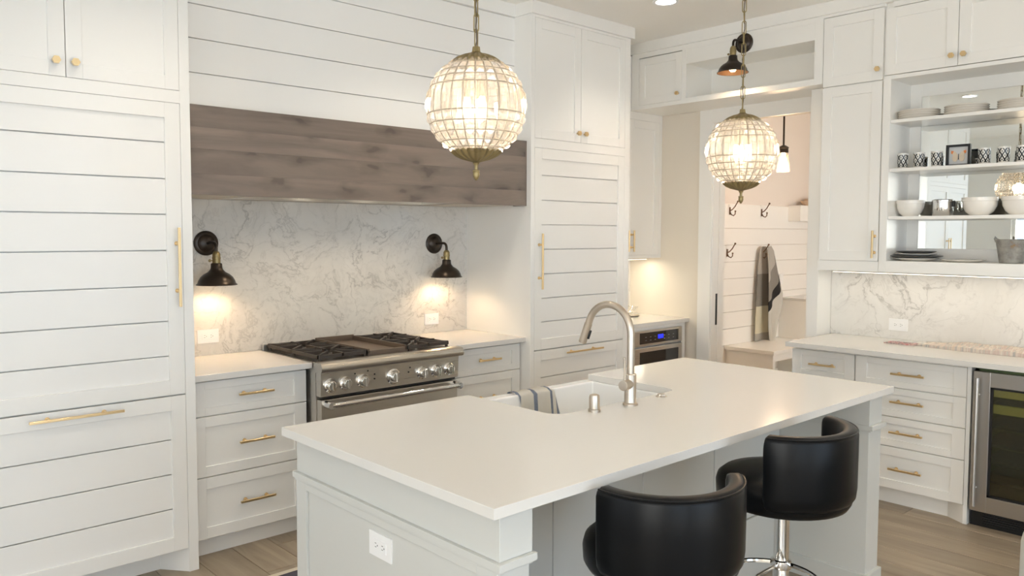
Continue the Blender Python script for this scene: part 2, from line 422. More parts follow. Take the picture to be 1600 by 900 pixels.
def window(x0, x1, y0, y1, z0, z1, ax):
    global nw; nw += 1
    mb = MB(); t = 0.05
    if ax == 'y':
        ym = (y0+y1)/2
        for a, b, c, d in ((x0, x0+t, z0, z1), (x1-t, x1, z0, z1), (x0, x1, z0, z0+t), (x0, x1, z1-t, z1), ((x0+x1)/2-t/2, (x0+x1)/2+t/2, z0, z1)):
            mb.box(a, b, ym-0.03, ym+0.03, c, d)
        g = MB().box(x0+t, x1-t, ym-0.004, ym+0.004, z0+t, z1-t)
    else:
        xm = (x0+x1)/2
        for a, b, c, d in ((y0, y0+t, z0, z1), (y1-t, y1, z0, z1), (y0, y1, z0, z0+t), (y0, y1, z1-t, z1), ((y0+y1)/2-t/2, (y0+y1)/2+t/2, z0, z1)):
            mb.box(xm-0.03, xm+0.03, a, b, c, d)
        g = MB().box(xm-0.004, xm+0.004, y0+t, y1-t, z0+t, z1-t)
    o = struct('window_%d' % nw, mb, WHITE); ob('pane', g, WINGLASS, o)
for a, b in WIN_FRONT: window(a, b, -3.3, -3.15, zA, zB, 'y')
window(-3.15, -3.0, 1.0, 3.78, 0.06, 2.72, 'x')
window(-3.15, -3.0, -2.6, 0.2, 0.06, 2.72, 'x')  # unseen extra window, added to light the island end and right wall

# mudroom shell behind the doorway
w1 = struct('wall_mudroom_back', MB().box(5.57, 9.4, 4.42, 4.6, 0, CZ), PINKW)
zz = [0.0]; z = 0.478-0.1675*2
while z < 1.9: zz.append(z); z += 0.1675
zz = [q for q in zz if q < 1.80]+[1.895]
for a, b in zip(zz, zz[1:]):
    ob('board', MB().box(5.57, 9.25, 4.40, 4.421, a+0.002, b-0.002), BOARD, w1, bevel=0.0015, seg=1)
struct('wall_mudroom_far', MB().box(9.25, 9.4, 1.0, 4.42, 0, CZ), PINKW)
mb = MB().box(5.57, 6.8, 1.30, 1.45, 0, CZ).box(8.4, 9.25, 1.30, 1.45, 0, CZ).box(6.8, 8.4, 1.30, 1.45, 0, 1.0).box(6.8, 8.4, 1.30, 1.45, 2.4, CZ)
struct('wall_mudroom_side', mb, PINKW)
window(6.8, 8.4, 1.30, 1.45, 1.0, 2.4, 'y')

# door casing, pilaster, jamb
mb = MB().box(5.40, 5.42, 3.567, 3.683, 0, 2.56).box(5.40, 5.42, 2.63, 2.766, 0, 2.56).box(5.40, 5.42, 2.766, 3.567, 2.455, 2.56)
struct('trim_1', mb, WHITE, bevel=0.002)
struct('trim_2', MB().box(5.14, 5.42, 2.552, 2.63, 0, 2.558), WHITE, bevel=0.002)
mb = MB().box(5.4205, 5.468, 3.562, 3.575, 0, 2.47).box(5.512, 5.585, 3.562, 3.575, 0, 2.47).box(5.4205, 5.585, 2.766, 2.779, 0, 2.47)
struct('trim_3', mb, WHITE, bevel=0.0015)
dr = struct('door_1', MB().box(5.472, 5.508, 3.566, 3.80, 0.01, 2.46), WHITE, bevel=0.002)
ob('door_pull', MB().box(5.478, 5.502, 3.5635, 3.567, 0.87, 1.12), BLACK, dr, bevel=0.002)
# crown mouldings
def crown(n, boxes):
    mb = MB()
    for b in boxes: mb.box(*b)
    struct('trim_%d' % n, mb, WHITE, bevel=0.003)
crown(4, [(0.40, X0+0.012, YF-0.022, YF+0.1, CROWN, CZ), (X0, X1-0.012, 3.861, 3.95, CROWN, CZ), (X1-0.012, X2+0.022, YF-0.022, YF+0.3, CROWN, CZ)])
crown(5, [(XU-0.02, XU+0.1, 0.4, 4.06, CROWN, CZ)])
struct('baseboard_right', MB().box(5.402, 5.42, 3.684, 3.77, 0, 0.14), WHITE, bevel=0.002)

# shiplap chimney breast above the hood
sb = struct('wall_hood_breast', MB().box(X0, X1, 3.906, YW, 2.19, CROWN), WHITE)
zs = [2.19, 2.357, 2.52, 2.682, 2.844, CROWN]
for a, b in zip(zs, zs[1:]):
    ob('board', MB().box(X0, X1, 3.885, 3.905, a+0.002, b-0.002), BOARD, sb, bevel=0.0015, seg=1)

# marble splashbacks
o = ob('marble_splashback', MB().box(X0, X1, YW-0.02, YW-0.0005, CT+0.0002, 1.774), MARBLE); origin(o, (2.5, YW, CT))
tag(o, 'grey veined marble slab on the wall behind the gas range', 'splashback')
o = ob('marble_splashback', MB().box(XM, XM+0.0195, 0.40, 2.55, CT+0.0002, 1.36), MARBLE2); origin(o, (XM, 1.5, CT))
tag(o, 'white marble slab with fine brown veins below the open display shelves', 'splashback')
o = ob('marble_splashback', MB().box(X2, 5.42, YW-0.015, YW, CT, 1.395), MARBLE2); origin(o, (5, YW, CT))
tag(o, 'plain pale splashback glowing warmly above the microwave counter', 'splashback')

# ------------------------------------------------------------------ tall cabinets on the back wall
def foot(P, u, d0, d1, s, z1):
    """angled furniture foot: plan triangle between the recessed kick and the stile"""
    return [P.pt(u, d1, 0)[:2], P.pt(u-s*0.095, d0, 0)[:2], P.pt(u, d0, 0)[:2]]
pf = PB(YF)
t = thing('panelled_refrigerator', 'white panelled built-in refrigerator with horizontal boards, tallest unit beside the drawers', 'refrigerator', (0.91, 4.1, 0))
mb = MB(); u0, u1 = 0.406, X0
pf.box(mb, u0, 0.451, -0.66, 0, 0, CROWN); pf.box(mb, 1.375, u1, -0.66, 0, 0, CROWN)
pf.box(mb, 0.451, 1.375, -0.66, 0, 2.975, CROWN); pf.box(mb, 0.451, 1.375, -0.66, 0, 2.177, 2.233)
pf.box(mb, 0.451, 1.375, -0.66, -0.03, 0.113, 2.177); pf.box(mb, 0.451, 1.375, -0.66, -0.03, 2.233, 2.975)
pf.box(mb, 0.451, 1.375, -0.2, -0.122, 0, 0.113)
mb.prism(foot(pf, 1.378, -0.122, 0, 1, 0.113), 0, 0.113)
ob('carcass', mb, WHITE, t, bevel=0.0008, seg=1)
d = shaker(t, pf, 0.451, 0.9125, 2.233, 2.975); knob(d, pf, 0.873, 2.297)
d = shaker(t, pf, 0.9125, 1.375, 2.233, 2.975); knob(d, pf, 0.945, 2.297)
d = shaker(t, pf, 0.451, 1.375, 0.846, 2.177, 0.068, 0.068, lines=[1.997, 1.834, 1.673, 1.510, 1.349, 1.187, 1.027])
pull(d, pf, 1.347, 1.434, 0.36, 'z', 0.037)
d = shaker(t, pf, 0.451, 1.375, 0.113, 0.842, 0.066, 0.066, name='freezer_drawer', lines=[0.638, 0.476, 0.313])
pull(d, pf, 0.913, 0.813, 0.365, 'u', 0.037)

t = thing('pantry_cabinet', 'tall white pantry with a pair of brass bar handles, seen in the shelf mirror', 'cabinet', (-0.2, 4.1, 0))
mb = MB(); pf.box(mb, -0.95, 0.404, -0.66, -0.021, 0, CROWN); pf.box(mb, -0.95, -0.90, -0.021, 0, 0, CROWN); pf.box(mb, 0.35, 0.404, -0.021, 0, 0, CROWN)
pf.box(mb, -0.90, 0.35, -0.021, 0, 2.19, 2.24); pf.box(mb, -0.90, 0.35, -0.021, 0, 0, 0.11); pf.box(mb, -0.90, 0.35, -0.021, 0, 1.27, 1.31)
ob('carcass', mb, WHITE, t)
for a, b, hu in ((-0.90, -0.275, -0.31), (-0.275, 0.35, -0.24)):
    d = shaker(t, pf, a, b, 1.31, 2.19); pull(d, pf, hu, 1.46, 0.18, 'z')
    shaker(t, pf, a, b, 0.11, 1.27); shaker(t, pf, a, b, 2.24, 2.985)

t = thing('panelled_refrigerator', 'white panelled column refrigerator with horizontal boards standing next to the hood alcove', 'refrigerator', (4.09, 4.1, 0))
mb = MB()
pf.box(mb, X1, 3.626, -0.66, 0, 0, CROWN); pf.box(mb, 4.532, X2, -0.66, 0, 0, CROWN)
pf.box(mb, 3.626, 4.532, -0.66, 0, 2.975, CROWN); pf.box(mb, 3.626, 4.532, -0.66, 0, 2.148, 2.208)
pf.box(mb, 3.626, 4.532, -0.66, -0.03, 0.113, 2.148); pf.box(mb, 3.626, 4.532, -0.66, -0.03, 2.208, 2.975); pf.box(mb, 3.626, 4.532, -0.2, -0.122, 0, 0.113)
ob('carcass', mb, WHITE, t, bevel=0.0008, seg=1)
d = shaker(t, pf, 3.626, 4.064, 2.208, 2.975, 0.06, 0.062); knob(d, pf, 4.027, 2.269)
d = shaker(t, pf, 4.064, 4.532, 2.208, 2.975, 0.06, 0.062); knob(d, pf, 4.096, 2.269)
d = shaker(t, pf, 3.626, 4.532, 0.826, 2.148, 0.066, 0.068, lines=[1.972, 1.809, 1.650, 1.488, 1.326, 1.166, 1.009])
pull(d, pf, 3.668, 1.410, 0.363, 'z', 0.037)
d = shaker(t, pf, 3.626, 4.532, 0.113, 0.822, 0.066, 0.066, name='freezer_drawer', lines=[0.638, 0.476, 0.313])
pull(d, pf, 4.09, 0.79, 0.373, 'u', 0.037)

# ------------------------------------------------------------------ range hood
t = thing('range_hood', 'grey-brown knotty wood hood box spanning the range alcove', 'range hood', (2.5, 4.08, 1.77))
zs = [1.770, 1.868, 1.985, 2.085, 2.188]
for a, b in zip(zs, zs[1:]):
    ob('board', MB().box(X0+0.001, X1-0.012, 3.765, 3.79, a, b-0.0004), HOODWOOD, t)
ob('end_cap', MB().box(X1-0.0115, X1-0.0005, 3.766, 3.884, 1.770, 2.188), HOODWOOD, t)
LINER = mat('cream_liner', (0.62, 0.56, 0.48), 0.5)
mb = MB().box(X0+0.001, 1.80, 3.79, YW-0.021, 1.775, 1.81).box(3.15, X1-0.012, 3.79, YW-0.021, 1.775, 1.81).box(1.80, 3.15, 3.79, 3.86, 1.775, 1.81).box(1.80, 3.15, 4.30, YW-0.021, 1.775, 1.81)
mb.box(X0+0.001, X1-0.012, 3.79, YW-0.021, 2.17, 2.188)
ob('liner', mb, LINER, t)
ob('hood_insert', MB().box(1.80, 3.15, 3.86, 4.30, 1.82, 1.85).box(1.80, 1.82, 3.86, 4.30, 1.779, 1.82).box(3.13, 3.15, 3.86, 4.30, 1.779, 1.82).box(1.82, 3.13, 3.86, 3.88, 1.779, 1.82).box(1.82, 3.13, 4.28, 4.30, 1.779, 1.82), STEEL, t)
for i in range(3):
    mb = MB()
    for j in range(14): mb.box(1.84+i*0.43, 1.84+i*0.43+0.40, 3.90+j*0.026, 3.915+j*0.026, 1.80, 1.82)
    ob('baffle_filter', mb, STEEL, t)
for x in (2.02, 2.47, 2.93):
    ob('hood_lamp', MB().lathe([(0, 0), (0.022, 0), (0.026, 0.004), (0.026, 0.012), (0, 0.012)], (x, 3.895, 1.782), n=18), LAMPW, t)
    l = bpy.data.lights.new('hood_lamp_light', 'SPOT'); l.energy = 7.5; l.color = (1.0, 0.80, 0.56); l.shadow_soft_size = 0.08; l.spot_size = math.radians(146); l.spot_blend = 0.6
    o = bpy.data.objects.new('hood_lamp_light', l); COL.objects.link(o); o.parent = t; o.location = (x-2.5, 3.90-4.08, 1.775-1.77)

# ------------------------------------------------------------------ base cabinets beside the range
pc = PB(YC)
def base_drawers(u0, u1, label, handle_u, hl=0.185):
    t = thing('drawer_cabinet', label, 'cabinet', ((u0+u1)/2, 4.1, 0))
    mb = MB(); pc.box(mb, u0, u1, -0.57, -0.021, 0.098, CTB-0.001); pc.box(mb, u0, u1, -0.57, -0.061, 0, 0.098); ob('carcass', mb, WHITE, t)
    for z0, z1, fz, hz in ((0.7035, 0.872, 0.038, 0.794), (0.4045, 0.7005, 0.05, 0.554), (0.098, 0.4015, 0.055, 0.253)):
        d = shaker(t, pc, u0+0.006, u1-0.006, z0, z1, 0.068, fz, name='drawer'); pull(d, pc, handle_u, hz, hl)
    return t
base_drawers(X0+0.002, 2.044, 'white three-drawer base cabinet between tall boarded refrigerator and steel range', 1.748)
base_drawers(2.966, X1-0.002, 'white three-drawer base cabinet between steel range and column refrigerator', 3.30)
def counter(mb, label, loc):
    o = ob('countertop', mb, QUARTZ, bevel=0.0025); origin(o, loc); tag(o, label, 'countertop'); return o
counter(MB().box(X0+0.0005, 2.046, YCT, YW-0.021, CTB, CT), 'short white quartz countertop under the lamp beside the tall refrigerator', (1.7, 4.1, CTB))
counter(MB().box(2.963, X1-0.0005, YCT, YW-0.021, CTB, CT), 'short white quartz countertop between range and column refrigerator', (3.3, 4.1, CTB))

# ------------------------------------------------------------------ gas range
RL, RR = 2.050, 2.960
t = thing('gas_range', 'stainless steel gas range with griddle and seven chrome knobs', 'range', ((RL+RR)/2, 4.05, 0))
ob('body', MB().box(RL, RR, 3.74, 4.37, 0.10, 0.880), STEEL, t)
ob('cooktop', MB().box(RL, RR, 3.72, 4.37, 0.880, 0.912), STEEL, t, bevel=0.003)
prof = [(3.735, 0.868), (3.668, 0.868), (3.655, 0.873), (3.648, 0.885), (3.648, 0.900), (3.654, 0.913), (3.668, 0.920), (3.735, 0.920)]
ob('front_rail', MB().prism(prof, RL-0.014, RR+0.014, 0), STEEL, t)
ob('control_panel', MB().prism([(3.735, 0.740), (3.690, 0.740), (3.682, 0.868), (3.735, 0.868)], RL, RR, 0), STEEL, t)
ob('vent_gap', MB().box(RL+0.01, RR-0.01, 3.705, 3.74, 0.726, 0.741), BLACK, t)
k0 = None
for x in (2.103, 2.195, 2.300, 2.497, 2.692, 2.790, 2.886):
    c = (x, 3.686, 0.797); big = 1.18 if abs(x-2.497) < 0.01 else 1.0
    o = ob('knob', MB().lathe([(0, 0), (0.036*big, 0), (0.037*big, 0.006), (0.031*big, 0.010), (0.029*big, 0.012), (0.0, 0.012)], c, 'y', 32), CHROME, t)
    mb = MB().lathe([(0.026, 0.011), (0.025, 0.030), (0.022, 0.034), (0, 0.034)], c, 'y', 24)
    mb.box(x-0.006, x+0.006, c[1]-0.046, c[1]-0.03, c[2]-0.025, c[2]+0.025); ob('knob_grip', mb, CHROME, o, bevel=0.0012, seg=1)
for x, z in ((2.252, 0.842), (2.332, 0.848), (2.375, 0.80), (2.375, 0.825), (2.60, 0.81), (2.61, 0.835)):
    ob('indicator', MB().cyl((x, 3.690, z), (x, 3.682, z), 0.0045), DARKSLOT, t)
d = ob('oven_door', MB().box(RL+0.004, RR-0.004, 3.690, 3.738, 0.19, 0.722), STEEL, t, bevel=0.004)
ob('oven_window', MB().box(2.22, 2.79, 3.6885, 3.70, 0.32, 0.58), BLKGLASS, d)
mb = MB().cyl((RL+0.035, 3.635, 0.700), (RR-0.035, 3.635, 0.700), 0.0145, n=18)
ob('handle', mb, CHROME, d)
for x in (RL+0.03, RR-0.03):
    ob('handle_bracket', MB().tube([(x, 3.692, 0.700), (x, 3.66, 0.700), (x, 3.622, 0.700)], 0.020, 16), CHROME, d, bevel=0.003)
ob('kick_plate', MB().box(RL+0.004, RR-0.004, 3.72, 3.74, 0.03, 0.18), STEEL, t)
for x in (RL+0.05, RR-0.05):
    for y in (3.79, 4.30): ob('foot', MB().cyl((x, y, 0), (x, y, 0.10), 0.02), BLACK, t)
ob('back_trim', MB().box(RL, RR, 4.345, 4.372, 0.912, 0.945), STEEL, t, bevel=0.003)
ob('burner_pan', MB().box(RL+0.02, RR-0.02, 3.755, 4.335, 0.9125, 0.915), mat('dark_enamel', (0.02, 0.018, 0.016), 0.35), t)
def grate(x0, x1):
    y0, y1 = 3.752, 4.335; z0, z1 = 0.930, 0.948; b = 0.0085
    mb = MB()
    for yy in (y0, (y0+y1)/2, y1): mb.box(x0, x1, yy-b if yy > y0 else yy, yy+b if yy < y1 else yy, z0, z1)
    for xx in (x0, x1): mb.box(xx-b if xx > x0 else xx, xx+b if xx < x1 else xx, y0, y1, z0, z1)
    xc = (x0+x1)/2
    for yc in (y0+(y1-y0)*0.25, y0+(y1-y0)*0.75):
        for a in range(8):
            an = a*PI/4; hx, hy = (x1-x0)/2, (y1-y0)/4
            L = min(hx/max(abs(math.cos(an)), 1e-6), hy/max(abs(math.sin(an)), 1e-6))
            p = Vector((xc+math.cos(an)*0.042, yc+math.sin(an)*0.042, 0.9)); q = Vector((xc+math.cos(an)*L, yc+math.sin(an)*L, 0.9))
            n = Vector((-math.sin(an), math.cos(an), 0))*0.0058
            mb.prism([(p+n)[:2], (p-n)[:2], (q-n)[:2], (q+n)[:2]], z0, z1+0.004)
    for xx in (x0+0.01, x1-0.02):
        for yy in (y0, (y0+y1)/2-0.005, y1-0.012): mb.box(xx, xx+0.012, yy, yy+0.012, 0.915, z0)
    ob('grate', mb, IRON, t)
    for yc in (y0+(y1-y0)*0.25, y0+(y1-y0)*0.75):
        mb = MB().lathe([(0, 0.914), (0.055, 0.914), (0.058, 0.919), (0.045, 0.922), (0.045, 0.926), (0.03, 0.931), (0, 0.931)], (xc, yc, 0), n=24, lobes=5, amp=0.16)
        ob('burner', mb, BRASS if False else IRON, t)
grate(2.070, 2.372); grate(2.642, 2.940)
mb = MB(); gx0, gx1, gy0, gy1 = 2.376, 2.638, 3.752, 4.335
mb.box(gx0, gx1, gy0, gy1, 0.916, 0.928).box(gx0, gx0+0.012, gy0, gy1, 0.928, 0.955).box(gx1-0.012, gx1, gy0, gy1, 0.928, 0.955).box(gx0, gx1, gy1-0.012, gy1, 0.928, 0.960).box(gx0, gx1, gy0, gy0+0.02, 0.925, 0.944)
ob('griddle', mb, GRIDDLE, t, bevel=0.002)

# ------------------------------------------------------------------ corner: microwave base, wall cabinet
pm = PB(3.79)
t = thing('corner_cabinet', 'white corner base cabinet holding the steel microwave drawer', 'cabinet', (5.0, 4.1, 0))
mb = MB(); pm.box(mb, X2+0.002, 5.39, -0.59, -0.03, 0.10, CTB-0.001); pm.box(mb, X2+0.002, 4.733, -0.03, 0, 0.1, CTB-0.001); pm.box(mb, 5.338, 5.39, -0.03, 0, 0.0, CTB-0.001)
pm.box(mb, 4.733, 5.338, -0.03, 0, 0.855, CTB-0.001); pm.box(mb, X2+0.002, 5.39, -0.59, -0.08, 0, 0.10)
ob('carcass', mb, WHITE, t)
d = shaker(t, pm, 4.736, 5.336, 0.11, 0.46, name='drawer'); pull(d, pm, 5.03, 0.38, 0.2)
t = thing('microwave_drawer', 'stainless steel microwave drawer with blue lit clock under the corner counter', 'microwave', (5.03, 3.79, 0.465))
mb = MB(); pm.box(mb, 4.735, 5.336, -0.028, 0.012, 0.735, 0.853); ob('control_fascia', mb, STEEL, t, bevel=0.002)
mb = MB(); pm.box(mb, 4.795, 5.285, 0.0115, 0.0135, 0.752, 0.838); ob('control_glass', mb, BLKGLASS, t)
mb = MB(); pm.box(mb, 5.02, 5.085, 0.0133, 0.0145, 0.782, 0.812); ob('clock_display', mb, BLUEDISP, t)
mb = MB()
for i in range(7):
    if i == 3: continue
    for zz_ in (0.775, 0.80): 
        u = 4.86+i*0.058; pm.box(mb, u, u+0.018, 0.0133, 0.0138, zz_, zz_+0.004)
o = ob('touch_keys', mb, mat('key_print', (0.3, 0.3, 0.3), 0.5), t); o['kind'] = 'stuff'
mb = MB(); pm.box(mb, 4.735, 5.336, -0.028, 0.014, 0.465, 0.722); d = ob('drawer_front', mb, STEEL, t, bevel=0.003)
mb = MB(); pm.box(mb, 4.795, 5.285, 0.0135, 0.0155, 0.49, 0.690); ob('window_glass', mb, BLKGLASS, d)
counter(MB().box(X2+0.001, 5.418, YCT, YW-0.016, CTB, CT), 'white quartz countertop in the corner above the microwave drawer', (5.0, 4.1, CTB))
t = thing('glass_dish', 'small clear glass dish on a steel stand, half behind the column refrigerator', 'dish', (5.16, 4.16, CT))
ob('tray', MB().lathe([(0, 0), (0.06, 0), (0.075, 0.012), (0.072, 0.014), (0.055, 0.005), (0, 0.005)], (0, 0, 0)), STEEL, t, local=True)
ob('bowl', MB().lathe([(0, 0.006), (0.02, 0.006), (0.012, 0.012), (0.012, 0.03), (0.04, 0.045), (0.062, 0.085), (0.059, 0.085), (0.037, 0.05), (0, 0.04)], (0, 0, 0)), THINGLASS, t, local=True)

pu = PB(4.06)
t = thing('wall_cabinet', 'white wall cabinet with two brass bar pulls over the microwave counter', 'cabinet', (5.0, 4.23, 1.395))
mb = MB(); pu.box(mb, X2+0.002, 5.418, -0.335, -0.021, 1.395, CROWN)
pu.box(mb, X2+0.002, 4.64, -0.021, 0, 1.395, CROWN); pu.box(mb, 5.385, 5.418, -0.021, 0, 1.395, CROWN); pu.box(mb, 4.64, 5.385, -0.021, 0, 1.395, 1.42); pu.box(mb, 4.64, 5.385, -0.021, 0, 2.50, 2.56)
ob('carcass', mb, WHITE, t)
d = shaker(t, pu, 4.64, 4.993, 1.42, 2.50); pull(d, pu, 4.962, 1.535, 0.17, 'z')
d = shaker(t, pu, 4.993, 5.385, 1.42, 2.50); pull(d, pu, 5.026, 1.535, 0.17, 'z')
shaker(t, pu, 4.64, 4.993, 2.56, 2.985); shaker(t, pu, 4.993, 5.385, 2.56, 2.985)
def strip(label, x0, x1, y0, y1, z, power, horiz_x):
    t = thing('under_cabinet_light', label, 'light', ((x0+x1)/2, (y0+y1)/2, z))
    ob('housing', MB().box(x0, x1, y0, y1, z-0.012, z), STEEL, t); ob('lens', MB().box(x0+0.004, x1-0.004, y0+0.004, y1-0.004, z-0.0145, z-0.0122), STRIPL, t)
    l = bpy.data.lights.new('strip_lamp', 'AREA'); l.shape = 'RECTANGLE'; l.size = x1-x0; l.size_y = y1-y0; l.energy = power; l.color = (1.0, 0.88, 0.68)
    o = bpy.data.objects.new('strip_lamp', l); COL.objects.link(o); o.parent = t; o.location = (0, 0, -0.017)
strip('slim light strip under the corner wall cabinet', 4.66, 5.34, 4.14, 4.18, 1.395, 3.0, True)

# ------------------------------------------------------------------ bridge cabinet with niche above the doorway
pr = PR(XU)
t = thing('bridge_cabinet', 'white bridge cabinet over the doorway with open niche and one small door', 'cabinet', (5.2, 3.3, 2.558))
mb = MB()
pr.box(mb, 2.5505, 4.058, -0.405, 0, 2.560, 2.590); pr.box(mb, 2.5505, 4.058, -0.405, 0, 2.955, CROWN)
pr.box(mb, 2.55, 3.545, -0.02, 0, 2.848, 2.955); pr.box(mb, 2.55, 3.545, -0.02, 0, 2.590, 2.600)
pr.box(mb, 2.492, 2.5505, -0.335, 0, 2.560, CROWN); pr.box(mb, 3.545, 3.583, -0.405, 0, 2.590, 2.955); pr.box(mb, 3.985, 4.058, -0.405, 0, 2.590, 2.955)
pr.box(mb, 2.55, 3.545, -0.35, -0.33, 2.590, 2.955); pr.box(mb, 3.583, 3.985, -0.05, -0.03, 2.59, 2.955)
pr.box(mb, 2.55, 3.545, -0.33, -0.02, 2.848, 2.87)
ob('carcass', mb, WHITE, t, bevel=0.001, seg=1)
d = shaker(t, pr, 3.583, 3.985, 2.590, 2.950, 0.055, 0.055); knob(d, pr, 3.613, 2.642, 0.015)

# ------------------------------------------------------------------ right wall: tall upper, display shelves
t = thing('wall_cabinet', 'tall white wall cabinet with one brass bar pull beside the display shelves', 'cabinet', (5.17, 2.29, 1.36))
mb = MB(); pr.box(mb, 2.104, 2.4915, -0.318, -0.021, 1.36, CROWN); pr.box(mb, 2.104, 2.4915, -0.021, 0, 1.36, 1.424); pr.box(mb, 2.104, 2.4915, -0.021, 0, 2.975, CROWN)
ob('carcass', mb, WHITE, t)
d = shaker(t, pr, 2.108, 2.489, 1.424, 2.530); pull(d, pr, 2.130, 1.53, 0.17, 'z')
d = shaker(t, pr, 2.108, 2.489, 2.534, 2.973); knob(d, pr, 2.135, 2.601)
YE = 0.50
t = thing('display_cabinet', 'white open display shelves with mirrored back and cupboard doors above', 'cabinet', (5.17, 1.4, 1.36))
mb = MB()
pr.box(mb, 2.057, 2.102, -0.318, 0, 1.36, 2.553); pr.box(mb, 2.057, 2.102, -0.318, -0.021, 2.553, CROWN); pr.box(mb, YE, YE+0.045, -0.318, 0, 1.36, 2.553)
pr.box(mb, YE+0.045, 2.057, -0.318, 0, 1.36, 1.43); pr.box(mb, YE+0.045, 2.057, -0.318, 0, 2.530, 2.553); pr.box(mb, YE+0.045, 2.057, -0.318, 0, 2.96, CROWN)
pr.box(mb, YE+0.045, 2.057, -0.319, -0.311, 1.43, 2.53); pr.box(mb, YE+0.045, 2.057, -0.318, -0.03, 2.553, 2.96)
pr.box(mb, 1.99, 2.057, -0.311, -0.303, 1.43, 2.53); pr.box(mb, YE+0.045, 1.99, -0.311, -0.303, 1.43, 1.504); pr.box(mb, YE+0.045, 1.99, -0.311, -0.303, 2.45, 2.53)
ob('carcass', mb, WHITE, t, bevel=0.001, seg=1)
for zt in (2.287, 1.992, 1.702):
    mb = MB(); pr.box(mb, YE+0.046, 2.0565, -0.300, -0.012, zt-0.020, zt); ob('shelf', mb, WHITE, t, bevel=0.0015, seg=1)
mb = MB(); pr.box(mb, YE+0.046, 1.989, -0.3105, -0.306, 1.5045, 2.4495); ob('mirror', mb, MIRROR, t)
for a, b, k_ in ((1.688, 2.098, 1.718), (1.278, 1.688, 1.654), (0.868, 1.278, 0.90), (0.51, 0.868, 0.84)):
    d = shaker(t, pr, a, b, 2.556, 2.958); knob(d, pr, k_, 2.615)
strip('slim light strip under the display shelves', 5.13, 5.17, 0.62, 2.45, 1.36, 1.3, False)

# ------------------------------------------------------------------ right wall base cabinets and wine cooler
px = PR(XD)
t = thing('drawer_cabinet', 'narrow white base cabinet with a single short drawer by the doorway pilaster', 'cabinet', (5.0, 2.32, 0))
mb = MB(); px.box(mb, 2.120, 2.528, -0.56, -0.021, 0.104, CTB-0.001); px.box(mb, 2.120, 2.528, -0.56, -0.062, 0, 0.104); ob('carcass', mb, WHITE, t)
d = shaker(t, px, 2.123, 2.526, 0.705, 0.866, 0.06, 0.036, name='drawer'); pull(d, px, 2.312, 0.783, 0.17)
shaker(t, px, 2.123, 2.526, 0.104, 0.702)
t = thing('drawer_cabinet', 'white base cabinet with four stacked drawers beside the wine cooler', 'cabinet', (5.0, 1.8, 0))
mb = MB(); px.box(mb, 1.500, 2.118, -0.56, -0.021, 0.104, CTB-0.001); px.box(mb, 1.485, 2.118, -0.56, -0.062, 0, 0.104); px.box(mb, 1.480, 1.500, -0.56, 0, 0, CTB-0.001)
mb.prism([(4.762, 1.50), (4.824, 1.598), (4.824, 1.50)], 0, 0.104)
ob('carcass', mb, WHITE, t)
for z0, z1, fz, hz in ((0.7025, 0.866, 0.036, 0.786), (0.5305, 0.6995, 0.038, 0.622), (0.3535, 0.5275, 0.040, 0.443), (0.104, 0.3505, 0.05, 0.227)):
    d = shaker(t, px, 1.502, 2.117, z0, z1, 0.066, fz, name='drawer'); pull(d, px, 1.805, hz, 0.185)
WC0, WC1 = 0.868, 1.472
t = thing('wine_cooler', 'stainless steel wine cooler with green tinted glass door under the counter', 'wine cooler', (5.05, 1.17, 0))
mb = MB(); px.box(mb, WC0, WC1, -0.56, -0.53, 0.085, 0.868); px.box(mb, WC0, WC0+0.02, -0.53, -0.035, 0.085, 0.868); px.box(mb, WC1-0.02, WC1, -0.53, -0.035, 0.085, 0.868)
px.box(mb, WC0, WC1, -0.53, -0.035, 0.848, 0.868); px.box(mb, WC0, WC1, -0.53, -0.035, 0.085, 0.11)
ob('casing', mb, mat('cooler_interior', (0.10, 0.135, 0.05), 0.5), t)
mb = MB(); px.box(mb, WC0, WC1, -0.5, -0.03, 0.0, 0.084)
for i in range(5): px.box(mb, WC0+0.08, WC1-0.06, -0.03, -0.024, 0.015+i*0.012, 0.021+i*0.012)
ob('toe_grille', mb, BLACK, t)
mb = MB(); fw = 0.085
px.box(mb, WC0+0.003, WC0+fw, -0.033, 0.006, 0.09, 0.855); px.box(mb, WC1-fw, WC1-0.003, -0.033, 0.006, 0.09, 0.855)
px.box(mb, WC0+fw, WC1-fw, -0.033, 0.006, 0.09, 0.175); px.box(mb, WC0+fw, WC1-fw, -0.033, 0.006, 0.775, 0.855)
d = ob('door', mb, STEELV, t, bevel=0.0015, seg=1)
mb = MB(); px.box(mb, WC0+fw, WC1-fw, -0.012, -0.006, 0.175, 0.775); ob('pane', mb, GREENGLASS, d)
mb = MB(); q = 0.012
for a, b, c, e in ((WC0+fw, WC0+fw+q, 0.175, 0.775), (WC1-fw-q, WC1-fw, 0.175, 0.775), (WC0+fw, WC1-fw, 0.175, 0.175+q), (WC0+fw, WC1-fw, 0.775-q, 0.775)): px.box(mb, a, b, -0.02, -0.003, c, e)
ob('gasket', mb, BLACK, d)
mb = MB(); mb.cyl(px.pt(1.440, 0.045, 0.125), px.pt(1.440, 0.045, 0.825), 0.0115, n=16)
for zz_ in (0.22, 0.73): mb.cyl(px.pt(1.440, 0.0, zz_), px.pt(1.440, 0.045, zz_), 0.006, n=10)
ob('handle', mb, STEELV, d)
l = bpy.data.lights.new('cooler_fill', 'AREA'); l.shape = 'RECTANGLE'; l.size = 0.03; l.size_y = 0.4; l.energy = 13.0; l.color = (1.0, 0.95, 0.85)  # area light added inside to brighten the cooler's dark interior and shelf fronts
o = bpy.data.objects.new('cooler_fill', l); COL.objects.link(o); o.parent = t; o.location = (-0.262, 0, 0.842); o.rotation_euler = (0, -0.9, 0)
